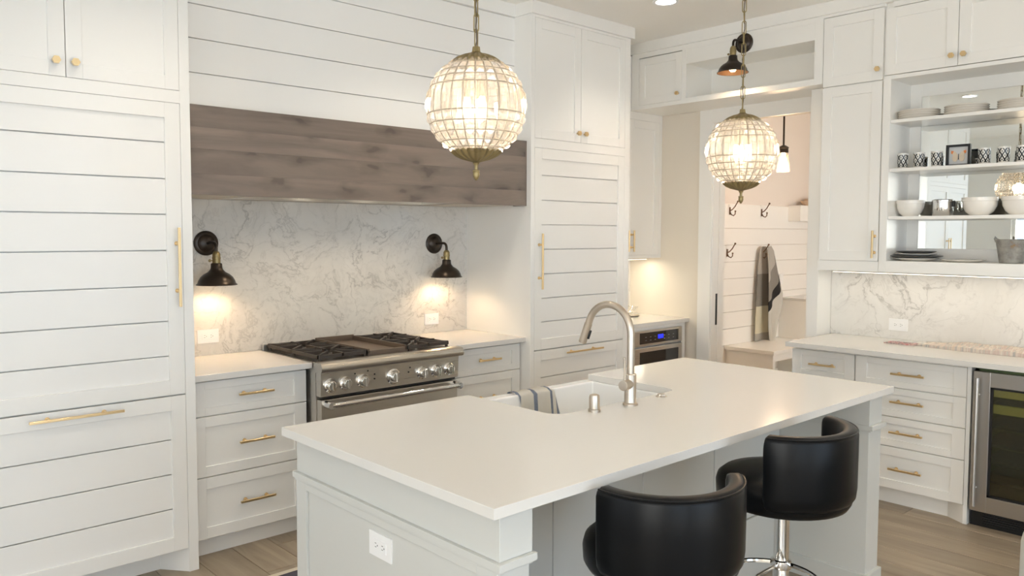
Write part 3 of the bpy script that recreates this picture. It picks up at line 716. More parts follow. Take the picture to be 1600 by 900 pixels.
for i, zt in enumerate((0.745, 0.655, 0.56, 0.46, 0.36, 0.26)):
    mb = MB(); px.box(mb, WC0+0.03, WC1-0.03, -0.40, -0.05, zt-0.012, zt-0.006)
    o = ob('shelf', mb, BLACK, t)
    mb = MB(); px.box(mb, WC0+0.03, WC1-0.03, -0.062, -0.042, zt-0.026 if i < 2 else zt-0.014, zt+0.022 if i < 2 else zt); ob('shelf_front', mb, mat('shelf_beech', (0.95, 0.74, 0.50), 0.5) if i < 2 else BLACK, o)
ob('top_strip', MB().box(XD+0.02, XD+0.05, WC0, WC1, 0.868, CTB-0.001), BLACK, t)
t = thing('drawer_cabinet', 'white base cabinet beyond the wine cooler at the end of the counter', 'cabinet', (5.0, 0.65, 0))
mb = MB(); px.box(mb, 0.42, 0.864, -0.56, -0.021, 0.0, CTB-0.001); ob('carcass', mb, WHITE, t); shaker(t, px, 0.422, 0.862, 0.104, 0.866)
counter(MB().box(XCF, XM-0.0005, 0.40, 2.530, CTB, CT), 'long white quartz countertop beneath the display shelves', (5.0, 1.5, CTB))

# ------------------------------------------------------------------ island
IX0, IX1, IY0, IY1 = 1.275, 3.655, 1.448, 2.572
def arc(cx, cyy, r, a0, a1, n=6): return [(cx+r*math.cos(math.radians(a0+(a1-a0)*i/n)), cyy+r*math.sin(math.radians(a0+(a1-a0)*i/n))) for i in range(n+1)]
SX0, SX1, SY0 = 2.118, 2.868, 2.050
pts = [(IX0, IY0), (IX1, IY0), (IX1, IY1), (SX1, IY1)]+arc(SX1-0.06, SY0+0.06, 0.06, 0, -90)+arc(SX0+0.075, SY0+0.075, 0.075, 270, 180)+[(SX0, IY1), (IX0, IY1)]
counter(MB().prism(pts, CTB, CT), 'large white quartz island countertop with sink cut-out', (2.46, 2.0, CTB))
t = thing('kitchen_island', 'pale grey panelled kitchen island with pilaster ends', 'island', (2.46, 2.0, 0))
def end_panel(xo, xi, s):
    # xo outer face, xi inner face, s = +1 when outer face looks to -x
    a, b = sorted((xo, xi)); f = 0.010
    mb = MB(); fx0, fx1 = (a+f, b) if s > 0 else (a, b-f)
    mb.box(fx0, fx1, 1.48, 2.54, 0, 0.732)                      # core
    ox0, ox1 = (a, a+f) if s > 0 else (b-f, b)
    for y0, y1 in ((1.48, 1.56), (2.47, 2.54)): mb.box(ox0, ox1, y0, y1, 0, 0.732)
    mb.box(ox0, ox1, 1.56, 2.47, 0.704, 0.732); mb.box(ox0, ox1, 1.56, 2.47, 0, 0.18)
    o = ob('end_panel', mb, GREYP, t, bevel=0.001, seg=1)
    ob('frieze', MB().box(a+0.006 if s > 0 else a-0.006, b+0.008 if s > 0 else b-0.006, 1.476, 2.544, 0.757, CTB), GREYP, o, bevel=0.001, seg=1)
    ob('moulding', MB().box(a-0.006, b+0.014, 1.462, 2.556, 0.736, 0.757).box(a-0.002, b+0.006, 1.472, 2.548, 0.728, 0.736), GREYP, o, bevel=0.002, seg=2)
    ob('plinth', MB().box(a-0.012, b+0.012, 1.465, 2.552, 0, 0.095), GREYP, o, bevel=0.002, seg=1)
end_panel(1.312, 1.426, 1); end_panel(3.605, 3.480, -1)
mb = MB().box(1.427, 3.479, 1.915, 2.50, 0.09, 0.60).box(1.427, 2.08, 1.915, 2.50, 0.60, CTB-0.001).box(2.905, 3.479, 1.915, 2.50, 0.60, CTB-0.001).box(2.08, 2.905, 1.915, 1.99, 0.60, CTB-0.001)
mb.box(1.427, 3.479, 1.915, 2.44, 0, 0.09)
ob('carcass', mb, GREYP, t)
xs = [1.427, 1.944, 2.440, 2.930, 3.479]
for a, b in zip(xs, xs[1:]):
    p = ob('back_panel', MB().box(a+0.0015, b-0.0015, 1.898, 1.914, 0.30, CTB-0.002), GREYP, t, bevel=0.002, seg=1)
    ob('bottom_rail', MB().box(a+0.0015, b-0.0015, 1.890, 1.914, 0.0, 0.297), GREYP, p, bevel=0.002, seg=1)
class PY:
    def __init__(s, y): s.y = y
    def box(s, mb, u0, u1, d0, d1, z0, z1): mb.box(u0, u1, s.y+d0, s.y+d1, z0, z1)
    def pt(s, u, d, z): return (u, s.y+d, z)
pi_ = PY(2.522)
for a, b, z1 in ((1.43, 2.08, 0.87), (2.083, 2.49, 0.60), (2.494, 2.902, 0.60), (2.905, 3.476, 0.87)):
    d = shaker(t, pi_, a, b, 0.10, z1, m=GREYP); pull(d, pi_, (a+b)/2, z1-0.06, 0.18)
# sink
def open_box(x0, x1, y0, y1, z0, z1, tl, tr, tf, tb, fl_):
    mb = MB(); bm = mb.bm
    o = [(x0, y0), (x1, y0), (x1, y1), (x0, y1)]; i = [(x0+tl, y0+tf), (x1-tr, y0+tf), (x1-tr, y1-tb), (x0+tl, y1-tb)]
    R = [[bm.verts.new((*p, z)) for p in q] for q, z in ((o, z0), (o, z1), (i, z1), (i, z0+fl_))]
    for a, b in zip(R, R[1:]):
        for j in range(4): bm.faces.new((a[j], a[(j+1) % 4], b[(j+1) % 4], b[j]))
    bm.faces.new(R[0][::-1]); bm.faces.new(R[3]); return mb
t = thing('apron_sink', 'white fireclay apron-front sink set into the island', 'sink', (2.49, 2.3, 0.62))
ob('basin', open_box(2.090, 2.896, 2.0, 2.600, 0.62, 0.8835, 0.035, 0.035, 0.06, 0.065, 0.03), FIRECLAY, t, bevel=0.010, seg=4)
ob('drain', MB().lathe([(0, 0), (0.045, 0), (0.045, 0.003), (0.03, 0.004), (0.028, 0.001), (0, 0.001)], (2.49, 2.27, 0.651)), STEEL, t)
# towel over the apron
TOWEL = striped('blue_striped_towel', (0.80, 0.775, 0.72), (0.20, 0.25, 0.36), [(0.02, 0.10), (0.43, 0.53), (0.88, 0.93)], 1/0.23, 0)
path = [(2.606, 0.70), (2.606, 0.80), (2.605, 0.868), (2.597, 0.888), (2.575, 0.8925), (2.550, 0.890), (2.532, 0.876), (2.529, 0.83), (2.526, 0.78), (2.515, 0.715)]
mb = MB(); nx = 20; rows = []
for i in range(nx+1):
    u = i/nx; ring = []
    for j, (y, z) in enumerate(path):
        drift = 0.045*max(0, j-5)/4
        inside = j > 5
        wv = 0.004*math.sin(u*15+j*0.5)*(1 if inside else 0)
        ring.append((0.003+u*0.215+drift, y-2.57-abs(wv)-(0.012*u if inside else 0)*(j-5)/4, z-0.89+0.0015*math.sin(u*19)*(j in (3, 4, 5))))
    rows.append(ring)
mb.loft(rows, closed=False)
geom = bmesh.ops.solidify(mb.bm, geom=mb.bm.faces[:], thickness=-0.004)
o = ob('hand_towel', mb, TOWEL, ang=60); o.location = (2.36, 2.57, 0.89)
tag(o, 'cream hand towel with blue stripes draped over the sink apron', 'towel')

# faucet
FX, FY = 2.470, 1.990
t = thing('kitchen_faucet', 'brushed nickel gooseneck pull-down faucet behind the island sink', 'faucet', (FX, FY, CT))
ob('base', MB().lathe([(0, 0), (0.030, 0), (0.030, 0.007), (0.0245, 0.010), (0.0235, 0.013), (0.0235, 0.122), (0.021, 0.125), (0, 0.125)], n=32), NICKEL, t, local=True)
R = 0.113; zt = 1.320-CT-0.0145-R
pts = [(0, 0, 0.12), (0, 0, zt*0.6), (0, 0, zt)]+[(0, R-R*math.cos(a), zt+R*math.sin(a)) for a in [math.radians(6+i*(158-6)/22) for i in range(23)]]
a = math.radians(158); e = Vector(pts[-1]); tdir = Vector((0, math.sin(a), math.cos(a)))
pts.append(tuple(e+tdir*0.02))
ob('spout', MB().tube(pts, 0.0145, 18), NICKEL, t, local=True, ang=50)
h0 = e+tdir*0.018; 
hd = ob('spray_head', MB().tube([tuple(h0), tuple(h0+tdir*0.004), tuple(h0+tdir*0.08), tuple(h0+tdir*0.086)], 0.0165, 18), NICKEL, t, local=True)
nrm = Vector((0, tdir.z, -tdir.y))
bp = h0+tdir*0.03-nrm*-0.0
mb = MB(); c0 = h0+tdir*0.025; c1 = h0+tdir*0.062
for s in (1,):
    mb.tube([tuple(c0+Vector((0.006, -0.0155, -0.006))), tuple(c1+Vector((0.006, -0.0155, -0.006)))], 0.0062, 10)
ob('spray_button', mb, BLACK, hd, local=True)
mb = MB().tube([(0, 0, 0.085), (-0.03, -0.006, 0.085), (-0.056, -0.011, 0.085), (-0.061, -0.012, 0.085)], 0.0205, 22); ob('valve_body', mb, NICKEL, t, local=True, bevel=0.002)
ob('lever', MB().tube([(-0.045, -0.009, 0.10), (-0.047, -0.010, 0.15), (-0.052, -0.011, 0.195)], 0.0046, 10), NICKEL, t, local=True)
o = ob('soap_dispenser', MB().lathe([(0, 0), (0.0235, 0), (0.0235, 0.010), (0.0205, 0.012), (0.0205, 0.055), (0.018, 0.064), (0.010, 0.067), (0, 0.0675)], n=32), NICKEL)
o.location = (2.273, 2.004, CT); tag(o, 'short brushed nickel cylinder cap on the island beside the sink towel', 'dispenser')
o = ob('air_switch', MB().lathe([(0, 0), (0.022, 0), (0.022, 0.004), (0.016, 0.006), (0.015, 0.011), (0, 0.012)], n=40, lobes=8, amp=0.06), AGED); o.data.materials[0] = NICKEL
o.location = (2.690, 2.003, CT); tag(o, 'small scalloped nickel button flush on the island counter', 'switch')

# ------------------------------------------------------------------ outlets
def outlet(label, loc, rz):
    t = thing('power_outlet', label, 'outlet', loc, None, rz)
    ob('cover_plate', MB().box(-0.060, 0.060, -0.006, 0, -0.038, 0.038), PLASTIC, t, local=True, bevel=0.002)
    r = ob('receptacle', MB().box(-0.034, 0.034, -0.008, -0.003, -0.017, 0.017), PLASTIC, t, local=True, bevel=0.001)
    mb = MB()
    for cx in (-0.018, 0.018):
        mb.box(cx-0.006, cx+0.002, -0.0085, -0.007, 0.005, 0.0065).box(cx-0.006, cx+0.002, -0.0085, -0.007, -0.0065, -0.005)
        mb.box(cx+0.006, cx+0.009, -0.0085, -0.007, -0.002, 0.002)
    ob('slots', mb, DARKSLOT, r, local=True)
    return t
outlet('white double outlet on the marble under the lamp by the refrigerator', (1.741, YW-0.020, 1.020), 0)
outlet('white double outlet on the marble between range and column refrigerator', (3.279, YW-0.020, 1.008), 0)
outlet('white double outlet on the marble below the display shelves', (XM, 2.096, 1.008), -PI/2)
outlet('white double outlet on the grey end panel of the island', (1.3225, 2.020, 0.640), -PI/2)

# ------------------------------------------------------------------ bell sconces
def sconce(label, loc, rz, power):
    t = thing('wall_sconce', label, 'lamp', loc, 'bronze bell sconces', rz)
    ob('wall_plate', MB().lathe([(0, 0), (0.068, 0), (0.068, 0.006), (0.060, 0.012), (0.050, 0.013), (0.044, 0.020), (0.030, 0.024), (0.012, 0.030), (0, 0.030)], (0, 0, 0), 'y', 36), BRONZE, t, local=True)
    R = 0.03; pts = [(0, -0.02, 0), (0, -0.07, 0.004), (0, -0.108, 0.004)]+[(0, -0.11-R*math.sin(b), 0.004-R+R*math.cos(b)) for b in [i*PI/2/6 for i in range(1, 7)]]+[(0, -0.14, -0.05)]
    ob('arm', MB().tube(pts, 0.0085, 12), BRONZE, t, local=True)
    s = ob('socket', MB().lathe([(0, -0.042), (0.012, -0.042), (0.019, -0.052), (0.021, -0.058), (0.021, -0.072), (0.0225, -0.074), (0.0225, -0.082), (0.021, -0.084), (0.021, -0.108), (0, -0.108)], (0, -0.14, 0), n=24), AGED, t, local=True)
    ob('switch_key', MB().cyl((-0.018, -0.14, -0.092), (-0.036, -0.14, -0.092), 0.0035).cyl((-0.034, -0.14, -0.092), (-0.042, -0.14, -0.092), 0.0085, 0.006), AGED, s, local=True)
    z0 = -0.223
    out = [(0.024, 0.118), (0.029, 0.114), (0.030, 0.094), (0.033, 0.084), (0.045, 0.070), (0.066, 0.058), (0.083, 0.043), (0.094, 0.024), (0.099, 0.008), (0.106, 0.003), (0.106, 0.0)]
    inn = [(0.098, 0.002), (0.091, 0.023), (0.080, 0.041), (0.064, 0.055), (0.043, 0.066), (0.029, 0.080), (0.024, 0.09)]
    sh = ob('shade', MB().lathe(out, (0, -0.14, z0), n=40, caps=False), BRONZE, t, local=True, ang=50)
    ob('lining', MB().lathe([(0.105, 0.0002)]+inn, (0, -0.14, z0), n=40, caps=False), GLOWCOPPER, sh, local=True, ang=50)
    b = ob('bulb', MB().lathe([(0, 0.006), (0.014, 0.008), (0.023, 0.02), (0.025, 0.033), (0.020, 0.050), (0.012, 0.066), (0.012, 0.085), (0, 0.085)], (0, -0.14, z0), n=18), BULB, t, local=True)
    l = bpy.data.lights.new('sconce_lamp', 'SPOT'); l.energy = power; l.color = WARM; l.shadow_soft_size = 0.022; l.spot_size = math.radians(150); l.spot_blend = 0.5
    o = bpy.data.objects.new('sconce_lamp', l); COL.objects.link(o); o.parent = t; o.location = (0, -0.14, z0+0.003)
    return t
sconce('dark bronze bell sconce on the marble nearest the tall refrigerator', (1.740, YW-0.020, 1.534), 0, 7.5)
sconce('dark bronze bell sconce on the marble at the column refrigerator end', (3.303, YW-0.020, 1.522), 0, 7.5)
sconce('dark bronze bell sconce on the fascia above the doorway niche', (XU, 3.064, 2.917), -PI/2, 7)

# ------------------------------------------------------------------ crystal globe pendants
def pendant():
    t = thing('globe_pendant', 'x', 'pendant lamp', (0, 0, 0))
    R = 0.160; NC = 26
    sl = [0.90, 0.80, 0.67, 0.53, 0.375, -0.165, -0.36, -0.545, -0.71, -0.83, -0.905]
    lat = [math.asin(v) for v in sl]
    def sp(r, la, lo): return Vector((r*math.cos(la)*math.cos(lo), r*math.cos(la)*math.sin(lo), r*math.sin(la)))
    dl = 2*PI/NC
    for i in range(len(lat)-1):
        la1, la0 = lat[i], lat[i+1]; lm = (la0+la1)/2; proto = None
        ga = 0.008; go = 0.008/max(math.cos(lm), 0.2)
        def ring(r, k):
            h = (la1-la0)/2-ga; wd = dl/2-go
            return [sp(r, lm+sy*h*k, sx*wd*k) for sx, sy in ((-1, -1), (1, -1), (1, 1), (-1, 1))]
        mb = MB()
        rings = [ring(R*0.945, 0.30), ring(R*0.985, 0.98), ring(R*0.995, 0.98), ring(R*1.035, 0.30 if i != 4 else 0.5)]
        mb.loft(rings)
        proto = ob('crystal', mb, CRYSTAL, t, local=True, smooth=False)
        for j in range(1, NC): inst(proto, t, (0, 0, 0), (0, 0, j*dl))
    mb = MB()
    for la in lat:
        mb.tube([sp(R, la, 2*PI*k/52) for k in range(52)], 0.0017, 5, closed=True)
    for j in range(NC):
        mb.tube([sp(R, lat[0]+(lat[-1]-lat[0])*k/16, (j+0.5)*dl) for k in range(17)], 0.0016, 5)
    ob('wire_frame', mb, WIRE, t, local=True)
    ob('top_cap', MB().lathe([(0.076, 0.134), (0.079, 0.137), (0.077, 0.145), (0.062, 0.156), (0.042, 0.165), (0.022, 0.170), (0.013, 0.176), (0.011, 0.192), (0, 0.194)], n=120, lobes=20, amp=0.05), AGED, t, local=True)
    ob('bottom_cap', MB().lathe([(0, -0.178), (0.009, -0.177), (0.024, -0.173), (0.046, -0.167), (0.066, -0.157), (0.078, -0.146), (0.081, -0.139), (0.070, -0.137)], n=120, lobes=20, amp=0.055), AGED, t, local=True)
    ob('finial', MB().lathe([(0, -0.236), (0.004, -0.234), (0.009, -0.226), (0.0115, -0.216), (0.010, -0.208), (0.012, -0.206), (0.012, -0.203), (0.006, -0.200), (0.006, -0.188), (0.012, -0.178), (0, -0.176)], n=20), AGED, t, local=True)
    for k in range(3):
        a = k*2*PI/3+0.5; p = (0.030*math.cos(a), 0.030*math.sin(a))
        c = ob('candle_sleeve', MB().cyl((*p, 0.03), (*p, 0.115), 0.010, n=14), AGED, t, local=True)
        ob('bulb', MB().lathe([(0, -0.052), (0.004, -0.046), (0.012, -0.022), (0.0145, -0.004), (0.011, 0.015), (0.009, 0.03), (0, 0.03)], (*p, 0.0), n=14), CRBULB, c, local=True)
    ob('stem', MB().cyl((0, 0, 0.10), (0, 0, 0.17), 0.007).box(-0.045, 0.045, -0.004, 0.004, 0.10, 0.108), AGED, t, local=True)
    l = bpy.data.lights.new('pendant_lamp', 'POINT'); l.energy = 7.5; l.color = (1.0, 0.80, 0.56); l.shadow_soft_size = 0.04
    o = bpy.data.objects.new('pendant_lamp', l); COL.objects.link(o); o.parent = t; o.location = (0, 0, 0.0)
    return t
def chain(t, zc):
    top = CZ-zc
    def link(L, wd, r):
        pts = []
        for i in range(10):
            a = PI*i/9; pts.append((wd*math.cos(a), 0, L/2-wd+wd*math.sin(a)))
        for i in range(10):
            a = PI+PI*i/9; pts.append((wd*math.cos(a), 0, -L/2+wd+wd*math.sin(a)))
        return MB().tube(pts, r, 6, closed=True)
    L = 0.058; z = 0.190+L/2; k = 0; proto = None
    while z < top-0.03:
        if proto is None: proto = ob('chain_link', link(L, 0.0085, 0.0022), AGED, t, local=True); proto.location = (0, 0, z); proto.rotation_euler = (0, 0, 0.3)
        else: inst(proto, t, (0, 0, z), (0, 0, 0.3+(PI/2 if k % 2 else 0)))
        z += L-0.0095; k += 1
    ob('cord', MB().tube([(0.004*math.sin(i*1.7), 0.004*math.cos(i*1.3), 0.19+(top-0.2)*i/40) for i in range(41)], 0.0026, 6), mat('brown_cord', (0.12, 0.09, 0.06), 0.6), t, local=True)
    ob('ceiling_rose', MB().lathe([(0, top-0.04), (0.012, top-0.038), (0.03, top-0.028), (0.06, top-0.012), (0.064, top-0.002), (0.064, top-0.0005), (0, top-0.0005)], n=32), AGED, t, local=True)
p1 = pendant(); G = 'crystal globe pendants over the island'
p2 = dup(p1, (3.266, 2.0, 1.966), 0.12)
for o in p1.children:
    if o.type == 'LIGHT': pass
p1.location = (1.682, 2.0, 1.997)
for p_, z_, lb in ((p1, 1.997, 'crystal bead globe pendant hanging before the wooden hood'), (p2, 1.966, 'crystal bead globe pendant hanging before the doorway')):
    p_['label'] = lb; p_['group'] = G; chain(p_, z_)

# ------------------------------------------------------------------ recessed downlights
def downlight(x, y, label, group=None):
    t = thing('downlight', label, 'light', (x, y, CZ-0.006), group)
    ob('trim_ring', MB().lathe([(0.064, 0.0), (0.082, -0.002), (0.082, 0.006), (0.064, 0.006), (0.064, 0.0)], n=36, caps=False), PLASTIC, t, local=True)
    ob('lens', MB().lathe([(0, 0.002), (0.064, 0.002), (0.064, 0.005), (0, 0.005)], n=36), LAMPW, t, local=True)
    l = bpy.data.lights.new('downlight_lamp', 'SPOT'); l.shadow_soft_size = 0.06; l.energy = DOWN_W; l.color = SOFTW; l.spot_size = math.radians(118); l.spot_blend = 0.8
    o = bpy.data.objects.new('downlight_lamp', l); COL.objects.link(o); o.parent = t; o.location = (0, 0, -0.008)
downlight(4.231, 3.158, 'round white recessed downlight lit in the ceiling near the corner cabinets')
for x, y, pl in ((2.70, 3.16, 'over the aisle before the column refrigerator'), (1.20, 3.05, 'over the aisle before the tall refrigerator'), (4.10, 0.9, 'over the aisle before the wine cooler'), (2.70, 0.7, 'behind the bar stools'), (1.20, 0.7, 'off the outlet end of the island'), (-0.6, 1.9, 'before the pantry')):
    downlight(x, y, 'recessed ceiling downlight '+pl, 'downlights beyond the picture edge')

# ------------------------------------------------------------------ bar stools
def stool():
    t = thing('bar_stool', 'x', 'stool')
    T, B = 0.948, 0.700; Ro = 0.237; th = 0.050
    # backrest: cross-section swept round the back
    def section(scale=1.0):
        h = T-B; c = []
        pr_ = [(0, 0.02), (0.006, 0.004), (0.02, 0.0), (0.034, 0.003), (0.0455, 0.02), (0.049, 0.05), (0.050, 0.14), (0.050, h-0.020), (0.046, h-0.006), (0.036, h), (0.012, h), (0.003, h-0.004), (0, h-0.016)]
        for r, z in pr_:
            rr = (r-0.025)*scale+0.025; zz = (z-h/2)*scale+h/2
            c.append((Ro-th+rr, B+zz))
        return c
    a0, a1 = math.radians(-90-74), math.radians(-90+74); n = 40; rings = []
    def ring(an, sc, ext=0.0):
        ca, sa = math.cos(an), math.sin(an); tx, ty = -sa, ca
        return [(r*ca+tx*ext, r*sa+ty*ext, z) for r, z in section(sc)]
    rings.append(ring(a0, 0.80, -0.012)); rings.append(ring(a0, 0.94, -0.008))
    for i in range(n+1): rings.append(ring(a0+(a1-a0)*i/n, 1.0))
    rings.append(ring(a1, 0.94, 0.008)); rings.append(ring(a1, 0.80, 0.012))
    bk = ob('backrest', MB().loft(rings), LEATHER, t, local=True, ang=60)
    ob('piping', MB().tube([((Ro-0.004)*math.cos(a0+(a1-a0)*i/n), (Ro-0.004)*math.sin(a0+(a1-a0)*i/n), T-0.0065) for i in range(n+1)], 0.0035, 6), LEATHER, bk, local=True)
    ob('seat', MB().lathe([(0, 0.672), (0.19, 0.672), (0.212, 0.680), (0.222, 0.697), (0.224, 0.735), (0.218, 0.757), (0.200, 0.772), (0.15, 0.781), (0.07, 0.784), (0, 0.784)], n=48), LEATHER, t, local=True, ang=60)
    ob('swivel_plate', MB().lathe([(0, 0.655), (0.07, 0.655), (0.09, 0.671), (0, 0.671)], n=24), CHROME, t, local=True)
    ob('pole', MB().lathe([(0, 0.012), (0.027, 0.012), (0.027, 0.440), (0.0255, 0.445), (0.0255, 0.655), (0, 0.655)], n=28), CHROME, t, local=True)
    ob('collar', MB().lathe([(0.026, 0.438), (0.034, 0.440), (0.036, 0.455), (0.034, 0.468), (0.026, 0.470)], n=28, caps=False), CHROME, t, local=True)
    c = Vector((-0.155, -0.045, 0.455)); rr = 0.162
    ob('footrest', MB().tube([(c.x+rr*math.cos(2*PI*i/40), c.y+rr*math.sin(2*PI*i/40), c.z) for i in range(40)], 0.008, 8, closed=True).tube([(0, 0, 0.455), (-0.16, 0.0, 0.455), (-0.31, -0.06, 0.455)], 0.006, 8), CHROME, t, local=True)
    ob('base', MB().lathe([(0, 0), (0.20, 0), (0.205, 0.004), (0.19, 0.009), (0.08, 0.016), (0.035, 0.028), (0.026, 0.05), (0, 0.05)], n=48), CHROME, t, local=True)
    return t
s2 = stool(); s2['group'] = 'black bar stools at the island'
s1 = dup(s2, (1.847, 1.372, -0.0), math.radians(-25), 'black leather barrel-back bar stool at the island end with the outlet')
s2.location = (2.520, 1.360, 0); s2['label'] = 'black leather barrel-back bar stool beside the far island pilaster, showing its chrome pole'
for o in s1.children:      # this stool is set a little lower
    if not o.name.startswith(('base', 'pole')): o.location.z -= 0.044

# ------------------------------------------------------------------ things on the display shelves
XS = 5.155
def lathe_thing(name, label, cat, prof, loc, m, group=None, n=36, **kw):
    o = ob(name, MB().lathe(prof, n=n, **kw), m, ang=45); o.location = loc; return tag(o, label, cat, group)
plate_prof = lambda r: [(0, 0), (r*0.55, 0), (r*0.62, 0.003), (r*0.97, 0.014), (r, 0.017), (r*0.985, 0.0185), (r*0.62, 0.008), (0, 0.0055)]
order = ['lowest', 'second from the bottom', 'second from the top', 'topmost']
for (yy, r, nm) in ((1.945, 0.118, 'the stack in the top shelf corner'), (1.680, 0.118, 'the middle stack on the top shelf'), (1.40, 0.118, 'the outermost stack on the top shelf')):
    pm_ = None
    for i in range(4):
        lb = 'cream plate, %s of %s' % (order[i], nm)
        o = lathe_thing('dinner_plate', lb, 'plate', plate_prof(r), (XS, yy, 2.2875+i*0.0125), CERAMIC, 'stacked plates on the top shelf')
# patterned tumblers
TUMB, _nt, _b = new_mat('black_diamond_pattern'); _k = N(_nt); _t = _k.n('ShaderNodeTexCoord'); _s = _k.n('ShaderNodeSeparateXYZ'); _k.l(_t.outputs['Object'], _s.inputs[0])
_a = _k.math('ARCTAN2', _s.outputs[1], _s.outputs[0]); _u = _k.math('MULTIPLY', _a, 3.5/PI); _v = _k.math('MULTIPLY', _s.outputs[2], 21.0)
_p = _k.math('ABSOLUTE', _k.math('SUBTRACT', _k.math('FRACT', _k.math('ADD', _u, _v)), 0.5)); _q = _k.math('ABSOLUTE', _k.math('SUBTRACT', _k.math('FRACT', _k.math('SUBTRACT', _u, _v)), 0.5))
_m = _k.math('MINIMUM', _p, _q); _mk = _k.ramp(_m, [(0.0, (1, 1, 1)), (0.13, (1, 1, 1)), (0.16, (0, 0, 0)), (0.36, (0, 0, 0)), (0.38, (1, 1, 1))])
_band = _k.math('GREATER_THAN', _s.outputs[2], 0.014); _band2 = _k.math('LESS_THAN', _s.outputs[2], 0.088)
_f = _k.math('MULTIPLY', _mk, _k.math('MULTIPLY', _band, _band2))
_k.l(_k.mix(_f, (0.72, 0.70, 0.66), (0.012, 0.014, 0.016)), _b.inputs['Base Color']); _b.inputs['Roughness'].default_value = 0.12
cup = [(0, 0), (0.027, 0), (0.0285, 0.003), (0.0325, 0.098), (0.031, 0.098), (0.0275, 0.012), (0, 0.010)]
spots = [(2.033, 'first from the cabinet side'), (1.937, 'second from the cabinet side'), (1.835, 'just before the butterfly picture'), (1.578, 'just after the butterfly picture'), (1.478, 'second after the butterfly picture'), (1.384, 'third after the butterfly picture')]
proto = None
for yy, nm in spots:
    if proto is None:
        proto = lathe_thing('patterned_tumbler', '', 'glass', cup, (0, 0, 0), TUMB); o = proto
    else: o = proto.copy(); COL.objects.link(o)
    o.location = (XS, yy, 1.9925); o.rotation_euler = (0, 0, random.random()*0.3); tag(o, 'black and white diamond patterned tumbler, %s' % nm, 'glass', 'patterned tumblers on the second shelf')
for yy, nm in ((1.785, 'shot glass half hidden by the picture frame'), (1.635, 'shot glass in the gap between picture frame and tumblers'), (1.428, 'shot glass between the last two patterned tumblers')):
    o = proto.copy(); COL.objects.link(o); o.name = 'shot_glass'; o.scale = (0.62, 0.62, 0.5); o.location = (5.25, yy, 1.9925); tag(o, 'small black and white patterned '+nm, 'glass', 'shot glasses on the second shelf')
t = thing('picture_frame', 'small black framed butterfly specimen on the second shelf', 'picture', (5.145, 1.712, 1.9925), None, -PI/2)
W, H = 0.066, 0.128; mb = MB()
for a, b, c, d in ((-W, -W+0.013, 0, H), (W-0.013, W, 0, H), (-W+0.013, W-0.013, 0, 0.013), (-W+0.013, W-0.013, H-0.013, H)): mb.box(a, b, -0.012, 0.012, c, d)
ob('frame', mb, BLACK, t, local=True, bevel=0.001, seg=1)
ob('mount', MB().box(-W+0.013, W-0.013, 0.004, 0.008, 0.013, H-0.013), mat('pale_mount', (0.60, 0.61, 0.62), 0.6), t, local=True)
BFW = mat('butterfly_cream', (0.66, 0.56, 0.44), 0.7); BFO = mat('butterfly_orange', (0.70, 0.22, 0.06), 0.7)
bf = MB()
for s in (-1, 1):
    bf.prism([(s*0.003, 0.066), (s*0.018, 0.088), (s*0.040, 0.094), (s*0.041, 0.080), (s*0.030, 0.066), (s*0.004, 0.058)], 0.0005, 0.0022, 1)
    bf.prism([(s*0.004, 0.060), (s*0.030, 0.066), (s*0.035, 0.050), (s*0.028, 0.032), (s*0.014, 0.028), (s*0.004, 0.040)], 0.0005, 0.0026, 1)
w_ = ob('butterfly_wings', bf, BFW, t, local=True)
bo = MB()
for s in (-1, 1): bo.prism([(s*0.026, 0.0905), (s*0.040, 0.094), (s*0.041, 0.080), (s*0.034, 0.073)], 0.0, 0.0005, 1)
ob('wing_tips', bo, BFO, w_, local=True)
ob('butterfly_body', MB().cyl((0, 0.001, 0.04), (0, 0.001, 0.074), 0.0022, 0.0014), DARKSLOT, w_, local=True)
# bowls, jar, third shelf
bowl = lambda r, h: [(0, 0), (r*0.52, 0), (r*0.56, 0.004), (r*0.80, h*0.22), (r*0.95, h*0.52), (r*0.985, h*0.78), (r*1.02, h*0.80), (r*1.02, h), (r*0.97, h), (r*0.93, h*0.6), (r*0.75, h*0.25), (r*0.4, 0.012), (0, 0.010)]
lathe_thing('serving_bowl', 'cream serving bowl alone in the mirrored corner of the third shelf', 'bowl', bowl(0.079, 0.098), (XS, 1.978, 1.7025), CERAMIC)
lathe_thing('serving_bowl', 'large cream serving bowl just past the silver canister', 'bowl', bowl(0.092, 0.104), (XS, 1.593, 1.7025), CERAMIC)
lathe_thing('serving_bowl', 'large cream serving bowl at the picture edge on the third shelf', 'bowl', bowl(0.092, 0.104), (XS, 1.385, 1.7025), CERAMIC)
t = thing('metal_canister', 'shiny silver lidded canister on the third shelf between two bowls', 'canister', (XS, 1.792, 1.7025))
ob('body', MB().lathe([(0, 0), (0.055, 0), (0.057, 0.003), (0.057, 0.084), (0, 0.084)], n=40), CHROME, t, local=True)
ob('lid', MB().lathe([(0, 0.0845), (0.060, 0.0845), (0.060, 0.094), (0.052, 0.099), (0, 0.100)], n=40), CHROME, t, local=True)
ob('clasp', MB().box(-0.010, 0.010, -0.0655, -0.057, 0.055, 0.09), DARKSLOT, t, local=True)
ob('side_handle', MB().tube([(0.057, 0.0, 0.08), (0.072, 0.0, 0.076), (0.076, 0.0, 0.055), (0.072, 0.0, 0.035), (0.057, 0.0, 0.03)], 0.004, 8), CHROME, t, local=True)
